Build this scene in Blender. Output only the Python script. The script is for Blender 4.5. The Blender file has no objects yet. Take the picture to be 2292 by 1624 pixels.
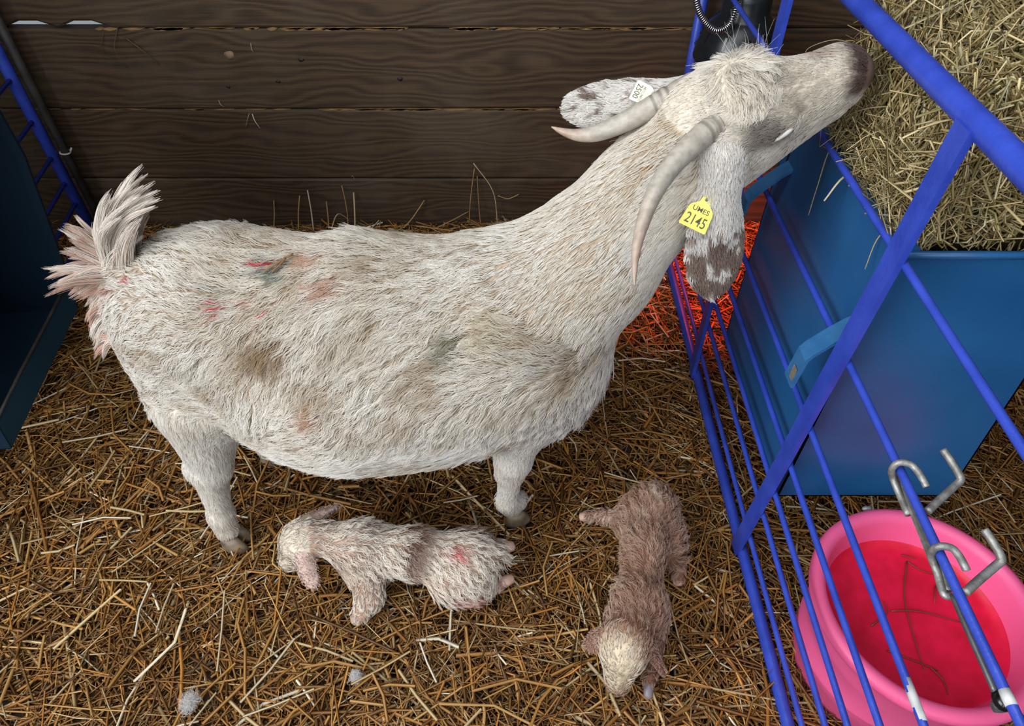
import bpy, math, random
import numpy as np
from mathutils import Vector, Matrix

random.seed(7)
RNG = np.random.default_rng(7)
scene = bpy.context.scene
COL = scene.collection

# ---------------------------------------------------------------- camera, light, exposure
CAM_H = 1.35
PITCH = math.radians(46.0)
cam_d = bpy.data.cameras.new('camera')
cam_d.lens = 24.0
cam_d.sensor_width = 36.0
cam_d.clip_start = 0.02
cam = bpy.data.objects.new('camera', cam_d)
COL.objects.link(cam)
cam.location = (0, 0, CAM_H)
cam.rotation_euler = (math.pi / 2 - PITCH, 0, 0)
scene.camera = cam

world = bpy.data.worlds.new('world')
scene.world = world
world.use_nodes = True
bg = world.node_tree.nodes['Background']
bg.inputs[0].default_value = (0.80, 0.90, 1.0, 1)
bg.inputs[1].default_value = 0.36


def area_light(name, loc, target, size, size_y, power, color):
    ld = bpy.data.lights.new(name, 'AREA')
    ld.shape = 'RECTANGLE'
    ld.size = size
    ld.size_y = size_y
    ld.energy = power
    ld.color = color
    lo = bpy.data.objects.new(name, ld)
    COL.objects.link(lo)
    lo.location = loc
    lo.rotation_euler = (Vector(target) - Vector(loc)).to_track_quat('-Z', 'Y').to_euler()
    return lo


# daylight from the open barn doorway on the photographer's left, with softer light from behind and above
area_light('barn_door_daylight', (-2.35, -0.95, 1.85), (-0.15, 0.85, 0.35), 2.0, 1.9, 108, (0.95, 0.98, 1.0))
area_light('aisle_daylight', (-0.2, -2.0, 1.9), (0.0, 0.8, 0.4), 1.8, 1.5, 34, (0.95, 0.98, 1.0))
area_light('roof_light_daylight', (-0.25, 0.25, 2.42), (-0.2, 0.75, 0.3), 1.5, 1.1, 26, (0.92, 0.96, 1.0))

cy = scene.cycles
cy.max_bounces = 4
cy.diffuse_bounces = 2
cy.glossy_bounces = 2
cy.transmission_bounces = 4
cy.transparent_max_bounces = 4
cy.caustics_reflective = False
cy.caustics_refractive = False
cy.use_adaptive_sampling = True
cy.adaptive_threshold = 0.04
cy.adaptive_min_samples = 12
scene.cycles_curves.subdivisions = 1

vs = scene.view_settings
scene.display_settings.display_device = 'sRGB'
vs.view_transform = 'Standard'
vs.look = 'None'
vs.exposure = 0.0
vs.gamma = 1.0
vs.use_curve_mapping = False

# ---------------------------------------------------------------- helpers
ORG = {}


def V3(a):
    return np.asarray(a, dtype=float)


def empty(name, loc):
    o = bpy.data.objects.new(name, None)
    o.empty_display_size = 0.05
    COL.objects.link(o)
    o.location = loc
    ORG[o.name] = V3(loc)
    return o


def tag(o, label, cat, group=None, kind=None):
    if label:
        o['label'] = label
    if cat:
        o['category'] = cat
    if group:
        o['group'] = group
    if kind:
        o['kind'] = kind
    return o


def new_mesh(name, verts, faces, smooth=True, col=None):
    me = bpy.data.meshes.new(name)
    verts = np.asarray(verts, dtype=np.float32)
    if isinstance(faces, np.ndarray):
        k = faces.shape[1]
        nf = faces.shape[0]
        me.vertices.add(len(verts))
        me.vertices.foreach_set('co', verts.ravel())
        me.loops.add(nf * k)
        me.loops.foreach_set('vertex_index', faces.astype(np.int32).ravel())
        me.polygons.add(nf)
        me.polygons.foreach_set('loop_start', np.arange(0, nf * k, k, dtype=np.int32))
        me.polygons.foreach_set('loop_total', np.full(nf, k, dtype=np.int32))
        me.update(calc_edges=True)
    else:
        me.from_pydata([tuple(map(float, v)) for v in verts], [], faces)
        me.update()
    if smooth:
        me.polygons.foreach_set('use_smooth', np.ones(len(me.polygons), dtype=bool))
    if col is not None:
        at = me.attributes.new('col', 'FLOAT_COLOR', 'POINT')
        c4 = np.ones((len(verts), 4), dtype=np.float32)
        c4[:, :3] = col
        at.data.foreach_set('color', c4.ravel())
    me.validate()
    return me


def mesh_obj(name, verts, faces, mat, parent=None, smooth=True, col=None):
    """World-space vertices; when parented they are made relative to the parent's origin."""
    org = ORG[parent.name] if parent is not None else np.zeros(3)
    me = new_mesh(name, np.asarray(verts, dtype=float) - org, faces, smooth, col)
    me.materials.append(mat)
    o = bpy.data.objects.new(name, me)
    COL.objects.link(o)
    if parent is not None:
        o.parent = parent
        ORG[o.name] = org
    else:
        ORG[o.name] = np.zeros(3)
    return o


class MB:
    """collects shapes for one mesh"""

    def __init__(self):
        self.v = []
        self.f = []

    def add(self, v, f):
        b = len(self.v)
        self.v.extend([tuple(map(float, p)) for p in v])
        self.f.extend([tuple(i + b for i in q) for q in f])
        return self

    def box(self, lo, hi):
        x0, y0, z0 = lo
        x1, y1, z1 = hi
        v = [(x0, y0, z0), (x1, y0, z0), (x1, y1, z0), (x0, y1, z0), (x0, y0, z1), (x1, y0, z1), (x1, y1, z1), (x0, y1, z1)]
        f = [(0, 3, 2, 1), (4, 5, 6, 7), (0, 1, 5, 4), (1, 2, 6, 5), (2, 3, 7, 6), (3, 0, 4, 7)]
        return self.add(v, f)

    def slab(self, a, b, u, w, th):
        """a bar from a to b, cross-section half vectors u (width) and w (thickness)"""
        a, b, u, w = V3(a), V3(b), V3(u), V3(w)
        v = []
        for p in (a, b):
            v += [p - u - w, p + u - w, p + u + w, p - u + w]
        f = [(0, 3, 2, 1), (4, 5, 6, 7), (0, 1, 5, 4), (1, 2, 6, 5), (2, 3, 7, 6), (3, 0, 4, 7)]
        return self.add(v, f)

    def poly_prism(self, poly, depth):
        """3D polygon extruded along vector depth"""
        n = len(poly)
        d = V3(depth)
        v = [V3(p) for p in poly] + [V3(p) + d for p in poly]
        f = [tuple(range(n))[::-1], tuple(range(n, 2 * n))]
        for i in range(n):
            j = (i + 1) % n
            f.append((i, j, n + j, n + i))
        return self.add(v, f)

    def tube(self, pts, rad, n=10, caps=True, flat=1.0, wob=None):
        pts = [V3(p) for p in pts]
        m = len(pts)
        if not hasattr(rad, '__len__'):
            rad = [rad] * m
        v = []
        prev = None
        for i in range(m):
            t = pts[min(i + 1, m - 1)] - pts[max(i - 1, 0)]
            t = t / (np.linalg.norm(t) + 1e-12)
            if prev is None:
                h = V3((0, 0, 1)) if abs(t[2]) < 0.9 else V3((1, 0, 0))
                a = np.cross(t, h)
            else:
                a = prev - t * np.dot(prev, t)
            a = a / np.linalg.norm(a)
            prev = a
            b = np.cross(t, a)
            for k in range(n):
                q = 2 * math.pi * k / n
                v.append(pts[i] + rad[i] * (math.cos(q) * a + flat * math.sin(q) * b))
        f = []
        for i in range(m - 1):
            for k in range(n):
                k2 = (k + 1) % n
                f.append((i * n + k, i * n + k2, (i + 1) * n + k2, (i + 1) * n + k))
        if caps:
            f.append(tuple(range(n))[::-1])
            f.append(tuple((m - 1) * n + k for k in range(n)))
        return self.add(v, f)

    def lathe(self, prof, center, n=48):
        """prof: list of (r, z)"""
        m = len(prof)
        v = []
        for r, z in prof:
            for k in range(n):
                q = 2 * math.pi * k / n
                v.append((center[0] + r * math.cos(q), center[1] + r * math.sin(q), center[2] + z))
        f = []
        for i in range(m - 1):
            for k in range(n):
                k2 = (k + 1) % n
                f.append((i * n + k, i * n + k2, (i + 1) * n + k2, (i + 1) * n + k))
        return self.add(v, f)

    def ball(self, c, r, n=10, m=7):
        v = []
        r = V3(r) if hasattr(r, '__len__') else V3((r, r, r))
        for i in range(m + 1):
            a = math.pi * i / m
            for k in range(n):
                q = 2 * math.pi * k / n
                v.append((c[0] + r[0] * math.sin(a) * math.cos(q), c[1] + r[1] * math.sin(a) * math.sin(q), c[2] + r[2] * math.cos(a)))
        f = []
        for i in range(m):
            for k in range(n):
                k2 = (k + 1) % n
                f.append((i * n + k, (i + 1) * n + k, (i + 1) * n + k2, i * n + k2))
        return self.add(v, f)

    def build(self, name, mat, parent=None, smooth=True):
        return mesh_obj(name, self.v, self.f, mat, parent, smooth)


def sharp(o, ang=35):
    """flat where the angle is sharp"""
    me = o.data
    me.polygons.foreach_set('use_smooth', np.ones(len(me.polygons), dtype=bool))
    try:
        me.set_sharp_from_angle(angle=math.radians(ang))
    except Exception:
        pass
    return o


def bez(points, n=16):
    """Catmull-Rom through points"""
    P = [V3(p) for p in points]
    P = [2 * P[0] - P[1]] + P + [2 * P[-1] - P[-2]]
    out = []
    seg = len(P) - 3
    for s in range(seg):
        p0, p1, p2, p3 = P[s:s + 4]
        for i in range(n):
            t = i / n
            out.append(0.5 * ((2 * p1) + (-p0 + p2) * t + (2 * p0 - 5 * p1 + 4 * p2 - p3) * t * t + (-p0 + 3 * p1 - 3 * p2 + p3) * t ** 3))
    out.append(P[-2])
    return out


# value noise ----------------------------------------------------
def _hash(i, j, k, s):
    h = (i * 374761393 + j * 668265263 + k * 2147483647 + s * 1274126177) & 0xFFFFFFFF
    h = ((h ^ (h >> 13)) * 1274126177) & 0xFFFFFFFF
    h = h ^ (h >> 16)
    return (h & 0xFFFFFF) / float(0xFFFFFF)


def vnoise(p, scale, seed=0):
    q = np.asarray(p) * scale + 1000.0
    i = np.floor(q).astype(np.int64)
    f = q - i
    f = f * f * (3 - 2 * f)
    r = 0
    for dx in (0, 1):
        for dy in (0, 1):
            for dz in (0, 1):
                w = (f[:, 0] if dx else 1 - f[:, 0]) * (f[:, 1] if dy else 1 - f[:, 1]) * (f[:, 2] if dz else 1 - f[:, 2])
                r = r + w * _hash(i[:, 0] + dx, i[:, 1] + dy, i[:, 2] + dz, seed)
    return r


# ---------------------------------------------------------------- materials
def mat_new(name):
    m = bpy.data.materials.new(name)
    m.use_nodes = True
    nt = m.node_tree
    b = nt.nodes['Principled BSDF']
    return m, nt, b


def mat_noise(name, c1, c2, scale=8.0, rough=0.5, metal=0.0, bump=0.0, bscale=60.0, spec=0.5, ramp=(0.35, 0.65), stretch=None, detail=5.0):
    m, nt, b = mat_new(name)
    tc = nt.nodes.new('ShaderNodeTexCoord')
    src = tc.outputs['Object']
    if stretch:
        mp = nt.nodes.new('ShaderNodeMapping')
        mp.inputs['Scale'].default_value = stretch
        nt.links.new(src, mp.inputs['Vector'])
        src = mp.outputs['Vector']
    n = nt.nodes.new('ShaderNodeTexNoise')
    n.inputs['Scale'].default_value = scale
    n.inputs['Detail'].default_value = detail
    nt.links.new(src, n.inputs['Vector'])
    r = nt.nodes.new('ShaderNodeValToRGB')
    r.color_ramp.elements[0].position = ramp[0]
    r.color_ramp.elements[1].position = ramp[1]
    r.color_ramp.elements[0].color = (*c1, 1)
    r.color_ramp.elements[1].color = (*c2, 1)
    nt.links.new(n.outputs['Fac'], r.inputs['Fac'])
    nt.links.new(r.outputs['Color'], b.inputs['Base Color'])
    b.inputs['Roughness'].default_value = rough
    b.inputs['Metallic'].default_value = metal
    b.inputs['Specular IOR Level'].default_value = spec
    if bump:
        n2 = nt.nodes.new('ShaderNodeTexNoise')
        n2.inputs['Scale'].default_value = bscale
        n2.inputs['Detail'].default_value = 4
        nt.links.new(src, n2.inputs['Vector'])
        bp = nt.nodes.new('ShaderNodeBump')
        bp.inputs['Strength'].default_value = bump
        bp.inputs['Distance'].default_value = 0.002
        nt.links.new(n2.outputs['Fac'], bp.inputs['Height'])
        nt.links.new(bp.outputs['Normal'], b.inputs['Normal'])
    return m


def mat_attr(name, rough=0.6, spec=0.3, transl=0.0, sheen=0.0):
    m, nt, b = mat_new(name)
    a = nt.nodes.new('ShaderNodeAttribute')
    a.attribute_name = 'col'
    nt.links.new(a.outputs['Color'], b.inputs['Base Color'])
    b.inputs['Roughness'].default_value = rough
    b.inputs['Specular IOR Level'].default_value = spec
    if transl:
        t = nt.nodes.new('ShaderNodeBsdfTranslucent')
        nt.links.new(a.outputs['Color'], t.inputs['Color'])
        mx = nt.nodes.new('ShaderNodeMixShader')
        mx.inputs[0].default_value = transl
        nt.links.new(b.outputs[0], mx.inputs[1])
        nt.links.new(t.outputs[0], mx.inputs[2])
        nt.links.new(mx.outputs[0], nt.nodes['Material Output'].inputs['Surface'])
    return m


def mat_wood():
    m, nt, b = mat_new('weathered_plank_wood')
    tc = nt.nodes.new('ShaderNodeTexCoord')
    oi = nt.nodes.new('ShaderNodeObjectInfo')
    ad = nt.nodes.new('ShaderNodeVectorMath')
    ad.operation = 'MULTIPLY_ADD'
    cmb = nt.nodes.new('ShaderNodeCombineXYZ')
    for k in range(3):
        nt.links.new(oi.outputs['Random'], cmb.inputs[k])
    nt.links.new(cmb.outputs[0], ad.inputs[0])
    ad.inputs[1].default_value = (37.0, 0.0, 11.0)
    nt.links.new(tc.outputs['Object'], ad.inputs[2])
    # warp
    wn = nt.nodes.new('ShaderNodeTexNoise')
    wn.inputs['Scale'].default_value = 2.2
    wn.inputs['Detail'].default_value = 2
    mp0 = nt.nodes.new('ShaderNodeMapping')
    mp0.inputs['Scale'].default_value = (1.0, 1.0, 4.0)
    nt.links.new(ad.outputs[0], mp0.inputs['Vector'])
    nt.links.new(mp0.outputs[0], wn.inputs['Vector'])
    # grain bands along x
    mp = nt.nodes.new('ShaderNodeMapping')
    mp.inputs['Scale'].default_value = (0.5, 1.0, 9.0)
    nt.links.new(ad.outputs[0], mp.inputs['Vector'])
    av = nt.nodes.new('ShaderNodeVectorMath')
    av.operation = 'MULTIPLY_ADD'
    nt.links.new(wn.outputs['Color'], av.inputs[0])
    av.inputs[1].default_value = (0.3, 0.3, 1.5)
    nt.links.new(mp.outputs[0], av.inputs[2])
    wv = nt.nodes.new('ShaderNodeTexWave')
    wv.bands_direction = 'Z'
    wv.inputs['Scale'].default_value = 1.6
    wv.inputs['Distortion'].default_value = 2.5
    wv.inputs['Detail'].default_value = 3
    wv.inputs['Detail Scale'].default_value = 2.0
    nt.links.new(av.outputs[0], wv.inputs['Vector'])
    fn = nt.nodes.new('ShaderNodeTexNoise')
    fn.inputs['Scale'].default_value = 6.0
    fn.inputs['Detail'].default_value = 8
    mp2 = nt.nodes.new('ShaderNodeMapping')
    mp2.inputs['Scale'].default_value = (1.0, 4.0, 26.0)
    nt.links.new(ad.outputs[0], mp2.inputs['Vector'])
    nt.links.new(mp2.outputs[0], fn.inputs['Vector'])
    r1 = nt.nodes.new('ShaderNodeValToRGB')
    e = r1.color_ramp.elements
    e[0].position, e[0].color = 0.15, (0.021, 0.0115, 0.0055, 1)
    e[1].position, e[1].color = 0.9, (0.083, 0.049, 0.023, 1)
    mxf = nt.nodes.new('ShaderNodeMix')
    mxf.data_type = 'FLOAT'
    mxf.inputs[0].default_value = 0.62
    nt.links.new(wv.outputs['Fac'], mxf.inputs[2])
    nt.links.new(fn.outputs['Fac'], mxf.inputs[3])
    nt.links.new(mxf.outputs[0], r1.inputs['Fac'])
    # dusty grey blotches
    dn = nt.nodes.new('ShaderNodeTexNoise')
    dn.inputs['Scale'].default_value = 2.6
    dn.inputs['Detail'].default_value = 6
    nt.links.new(ad.outputs[0], dn.inputs['Vector'])
    r2 = nt.nodes.new('ShaderNodeValToRGB')
    r2.color_ramp.elements[0].position = 0.48
    r2.color_ramp.elements[1].position = 0.72
    mx = nt.nodes.new('ShaderNodeMix')
    mx.data_type = 'RGBA'
    mx.inputs[7].default_value = (0.098, 0.074, 0.050, 1)
    nt.links.new(dn.outputs['Fac'], r2.inputs['Fac'])
    ml = nt.nodes.new('ShaderNodeMath')
    ml.operation = 'MULTIPLY'
    ml.inputs[1].default_value = 0.6
    nt.links.new(r2.outputs['Color'], ml.inputs[0])
    nt.links.new(ml.outputs[0], mx.inputs[0])
    nt.links.new(r1.outputs['Color'], mx.inputs[6])
    nt.links.new(mx.outputs[2], b.inputs['Base Color'])
    b.inputs['Roughness'].default_value = 0.72
    b.inputs['Specular IOR Level'].default_value = 0.35
    bp = nt.nodes.new('ShaderNodeBump')
    bp.inputs['Strength'].default_value = 0.5
    bp.inputs['Distance'].default_value = 0.003
    nt.links.new(mxf.outputs[0], bp.inputs['Height'])
    nt.links.new(bp.outputs['Normal'], b.inputs['Normal'])
    return m


M = {}
M['wood'] = mat_wood()
M['knot'] = mat_noise('pale_knot_wood', (0.16, 0.10, 0.06), (0.26, 0.17, 0.10), 60, 0.7)
M['knot_dark'] = mat_noise('dark_knot_wood', (0.008, 0.006, 0.005), (0.02, 0.014, 0.01), 60, 0.7)
M['splinter'] = mat_noise('raw_wood_edge', (0.10, 0.055, 0.018), (0.30, 0.17, 0.06), 30, 0.8, stretch=(1, 4, 10))
M['floor'] = mat_noise('bedding_floor', (0.018, 0.010, 0.005), (0.07, 0.04, 0.018), 14, 0.9, bump=0.5)
M['straw'] = mat_attr('straw', rough=0.42, spec=0.45, transl=0.12)
M['hay'] = mat_attr('hay', rough=0.6, spec=0.3, transl=0.12)
M['blue'] = mat_noise('royal_blue_paint', (0.022, 0.050, 0.36), (0.034, 0.070, 0.46), 22, 0.38, bump=0.25, bscale=180)
M['blue_dark'] = mat_noise('worn_dark_steel', (0.020, 0.018, 0.016), (0.05, 0.045, 0.04), 22, 0.6)
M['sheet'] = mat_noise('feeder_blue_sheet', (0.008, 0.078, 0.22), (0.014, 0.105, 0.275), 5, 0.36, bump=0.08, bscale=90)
M['sheet_shaded'] = mat_noise('feeder_sheet_shaded', (0.003, 0.013, 0.026), (0.004, 0.018, 0.036), 5, 0.6, spec=0.3)  # feeder blue darkened to paint in the shade of the left corner
M['sheet_lip_shaded'] = mat_noise('feeder_lip_shaded', (0.005, 0.050, 0.095), (0.008, 0.065, 0.12), 5, 0.6, spec=0.25)  # feeder blue toned down, shade on the lip put into its colour
M['hook'] = mat_noise('chipped_blue_steel', (0.018, 0.10, 0.24), (0.03, 0.125, 0.28), 40, 0.42, bump=0.2)
M['rust'] = mat_noise('rusty_scrape', (0.13, 0.10, 0.07), (0.22, 0.20, 0.15), 60, 0.7)
M['galv'] = mat_noise('galvanised_steel', (0.22, 0.215, 0.20), (0.40, 0.39, 0.37), 90, 0.48, metal=0.55, bump=0.3, bscale=250)
M['steel'] = mat_noise('bright_steel', (0.45, 0.46, 0.47), (0.65, 0.66, 0.68), 90, 0.25, metal=1.0)
M['grey_steel'] = mat_noise('dull_rod_steel', (0.10, 0.11, 0.12), (0.16, 0.17, 0.18), 60, 0.4, metal=0.6)
M['black'] = mat_noise('black_enamel', (0.006, 0.008, 0.010), (0.012, 0.014, 0.018), 20, 0.3)
M['blackcap'] = mat_noise('black_plastic', (0.004, 0.004, 0.005), (0.010, 0.010, 0.012), 20, 0.2)
M['horn'] = None
M['chip'] = mat_noise('bare_metal_chip', (0.40, 0.40, 0.40), (0.6, 0.6, 0.58), 60, 0.5)


def mat_pink():
    m, nt, b = mat_new('hot_pink_plastic')
    tc = nt.nodes.new('ShaderNodeTexCoord')
    n = nt.nodes.new('ShaderNodeTexNoise')
    n.inputs['Scale'].default_value = 9
    nt.links.new(tc.outputs['Object'], n.inputs['Vector'])
    r = nt.nodes.new('ShaderNodeValToRGB')
    r.color_ramp.elements[0].color = (0.96, 0.125, 0.32, 1)
    r.color_ramp.elements[1].color = (0.98, 0.15, 0.36, 1)
    nt.links.new(n.outputs['Fac'], r.inputs['Fac'])
    nt.links.new(r.outputs['Color'], b.inputs['Base Color'])
    b.inputs['Roughness'].default_value = 0.42
    t = nt.nodes.new('ShaderNodeBsdfTranslucent')
    nt.links.new(r.outputs['Color'], t.inputs['Color'])
    mx = nt.nodes.new('ShaderNodeMixShader')
    mx.inputs[0].default_value = 0.18
    nt.links.new(b.outputs[0], mx.inputs[1])
    nt.links.new(t.outputs[0], mx.inputs[2])
    nt.links.new(mx.outputs[0], nt.nodes['Material Output'].inputs['Surface'])
    return m


M['pink'] = mat_pink()
M['tub_floor'] = mat_noise('tub_floor_bounce_red', (0.56, 0.003, 0.028), (0.72, 0.006, 0.05), 30, 0.4)  # bounced pink light painted in as a deeper red


def mat_horn():
    m, nt, b = mat_new('goat_horn')
    a = nt.nodes.new('ShaderNodeAttribute')
    a.attribute_name = 'col'
    tc = nt.nodes.new('ShaderNodeTexCoord')
    n = nt.nodes.new('ShaderNodeTexNoise')
    n.inputs['Scale'].default_value = 90
    n.inputs['Detail'].default_value = 6
    nt.links.new(tc.outputs['Object'], n.inputs['Vector'])
    mx = nt.nodes.new('ShaderNodeMix')
    mx.data_type = 'RGBA'
    mx.blend_type = 'MULTIPLY'
    mx.inputs[0].default_value = 0.55
    r = nt.nodes.new('ShaderNodeValToRGB')
    r.color_ramp.elements[0].position = 0.3
    r.color_ramp.elements[1].position = 0.62
    r.color_ramp.elements[0].color = (0.45, 0.42, 0.38, 1)
    r.color_ramp.elements[1].color = (1, 1, 1, 1)
    nt.links.new(n.outputs['Fac'], r.inputs['Fac'])
    nt.links.new(a.outputs['Color'], mx.inputs[6])
    nt.links.new(r.outputs['Color'], mx.inputs[7])
    nt.links.new(mx.outputs[2], b.inputs['Base Color'])
    b.inputs['Roughness'].default_value = 0.42
    bp = nt.nodes.new('ShaderNodeBump')
    bp.inputs['Strength'].default_value = 0.35
    bp.inputs['Distance'].default_value = 0.0015
    nt.links.new(n.outputs['Fac'], bp.inputs['Height'])
    nt.links.new(bp.outputs['Normal'], b.inputs['Normal'])
    return m


M['horn'] = mat_horn()
M['skin'] = mat_attr('goat_skin', rough=0.7, spec=0.2)
M['fur'] = mat_attr('goat_fur', rough=0.55, spec=0.25, transl=0.25)
M['wetfur'] = mat_attr('wet_kid_fur', rough=0.26, spec=0.6, transl=0.15)
M['hoof'] = mat_noise('hoof_horn', (0.10, 0.075, 0.05), (0.26, 0.20, 0.13), 40, 0.5)
M['eye'] = mat_noise('dark_eye', (0.01, 0.008, 0.006), (0.02, 0.015, 0.01), 40, 0.1)
M['lid'] = mat_noise('pale_eyelid', (0.40, 0.36, 0.32), (0.50, 0.46, 0.42), 60, 0.7)
M['tag_yellow'] = mat_noise('yellow_tag_plastic', (0.80, 0.64, 0.10), (0.86, 0.72, 0.16), 30, 0.4)
M['tag_cream'] = mat_noise('cream_tag_plastic', (0.74, 0.70, 0.50), (0.80, 0.76, 0.58), 30, 0.4)
M['ink'] = mat_noise('grey_ink', (0.07, 0.068, 0.03), (0.10, 0.095, 0.05), 60, 0.6)
M['ink_pale'] = mat_noise('pale_grey_ink', (0.30, 0.29, 0.22), (0.36, 0.35, 0.27), 60, 0.6)

# ================================================================ SETTING
# floor of the pen
fl = MB()
fl.box((-3.2, -2.6, -0.10), (3.2, 2.0, -0.035))
floor = fl.build('floor', M['floor'], None, smooth=False)
tag(floor, 'earth floor of the pen under the straw', None, kind='structure')

# plank wall
WALL_Y = 1.97
wall = empty('wall_back', (0, WALL_Y, 0))
tag(wall, 'dark stained horizontal plank wall behind the goat', None, kind='structure')


def plank_mesh(z0, z1, seed, gaps=()):
    rs = np.random.default_rng(seed)
    xs = np.linspace(-3.1, 3.1, 125)
    v = []
    n = len(xs)
    top = z1 - 0.0012 - np.abs(np.cumsum(rs.normal(0, 0.0004, n))) * 0.25
    bot = z0 + 0.0012 + np.abs(np.cumsum(rs.normal(0, 0.0004, n))) * 0.25
    top = np.minimum(top, z1 - 0.0008)
    top = np.maximum(top, z1 - 0.005)
    bot = np.minimum(bot, z0 + 0.005)
    for a, b, hgt in gaps:
        k = (xs > a) & (xs < b)
        bot[k] = z0 + hgt
    for i, x in enumerate(xs):
        y = WALL_Y + 0.0015 * math.sin(x * 2.1 + seed)
        v += [(x, y + 0.004, bot[i]), (x, y, bot[i] + 0.006), (x, y, top[i] - 0.006), (x, y + 0.004, top[i]), (x, y + 0.038, top[i]), (x, y + 0.038, bot[i])]
    f = []
    for i in range(n - 1):
        a, b = i * 6, (i + 1) * 6
        for k in range(6):
            k2 = (k + 1) % 6
            f.append((a + k, b + k, b + k2, a + k2))
    f.append((0, 1, 2, 3, 4, 5))
    f.append(tuple((n - 1) * 6 + k for k in (5, 4, 3, 2, 1, 0)))
    return v, f


seams = [-0.06, 0.171, 0.405, 0.637, 0.870, 1.103, 1.336, 1.569, 1.802, 2.035, 2.268]
planks = []
for i in range(len(seams) - 1):
    gaps = [(-1.375, -1.285, 0.019), (-1.245, -1.12, 0.019)] if abs(seams[i] - 0.637) < 1e-6 else ()
    v, f = plank_mesh(seams[i], seams[i + 1], 11 + i, gaps)
    o = mesh_obj('plank', v, f, M['wood'], wall, smooth=False)
    planks.append(o)
# unseen plain board walls and roof, added to hold back light round the sides
mb = MB()
mb.box((-1.66, 0.72, -0.1), (-1.62, 1.965, 2.3))  # unseen partition, added to keep daylight off the rear left corner
o = mb.build('shade_wall_left', M['wood'], None, smooth=False)
tag(o, 'unseen dark board partition added to shade the back left corner', None, kind='structure')
mb = MB()
mb.box((2.60, -0.7, -0.1), (2.65, 1.965, 2.3))  # unseen wall, added to cut ambient light from the right
o = mb.build('shade_wall_right', M['wood'], None, smooth=False)
tag(o, 'unseen dark board wall added to cut side light on the right', None, kind='structure')
mb = MB()
mb.box((-1.66, 0.95, 2.46), (2.65, 2.0, 2.50))  # unseen roof, added to cut ambient light from above
o = mb.build('shade_ceiling', M['wood'], None, smooth=False)
tag(o, 'unseen dark board roof added to cut light above the back of the pen', None, kind='structure')
# knots set into the planks
for (x, z, rx, rz, mt, pl) in ((-0.80, 0.565, 0.0135, 0.0125, 'knot', 2), (-0.60, 0.552, 0.009, 0.006, 'knot_dark', 2), (-0.325, 0.497, 0.008, 0.006, 'knot_dark', 2),
                               (-0.83, 0.475, 0.006, 0.006, 'knot_dark', 2), (-0.68, 0.49, 0.007, 0.005, 'knot_dark', 2)):
    mb = MB()
    pts = []
    n = 16
    vv = [(x, WALL_Y - 0.0035, z)]
    for k in range(n):
        q = 2 * math.pi * k / n
        rr = 1 + 0.12 * math.sin(3 * q + x * 40)
        vv.append((x + rx * rr * math.cos(q), WALL_Y - 0.0015, z + rz * rr * math.sin(q)))
    for k in range(n):
        q = 2 * math.pi * k / n
        vv.append((x + rx * 1.02 * math.cos(q), WALL_Y + 0.006, z + rz * 1.02 * math.sin(q)))
    ff = [(0, 1 + k, 1 + (k + 1) % n) for k in range(n)] + [(1 + k, 1 + n + k, 1 + n + (k + 1) % n, 1 + (k + 1) % n) for k in range(n)]
    mb.add(vv, [q[::-1] for q in ff])
    mb.build('knot', M[mt], planks[pl])
# splintered raw edges that show along the seams
for (xa, xb, z, pl, n, hh) in ((-1.15, 0.55, 0.637, 2, 60, 0.007), (-0.55, 0.2, 0.405, 1, 34, 0.005), (-1.8, -0.5, 0.405, 1, 16, 0.003)):
    mb = MB()
    rs = random.Random(int(z * 1000) + n)
    for k in range(n):
        x = rs.uniform(xa, xb)
        L = rs.uniform(0.01, 0.05)
        h = hh * rs.uniform(0.3, 1.0)
        y = WALL_Y - 0.0005
        mb.poly_prism([(x - L, y, z - h * 0.2), (x - L * .3, y, z - h), (x + L * .5, y, z - h * .7), (x + L, y, z), (x + L * .2, y, z + h * .35)][::-1], (0, 0.008, 0))
    o = mb.build('splintered_edge', M['splinter'], planks[pl], smooth=False)
    o['kind'] = 'stuff'


# ---------------------------------------------------------------- straw
PAL_STRAW = np.array([(0.38, 0.185, 0.048), (0.30, 0.132, 0.030), (0.44, 0.25, 0.08), (0.20, 0.085, 0.020), (0.54, 0.40, 0.21), (0.115, 0.05, 0.014), (0.68, 0.59, 0.43), (0.33, 0.22, 0.10), (0.46, 0.19, 0.035)])
W_STRAW = np.array([0.22, 0.22, 0.13, 0.17, 0.06, 0.12, 0.03, 0.05, 0.06])


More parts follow.
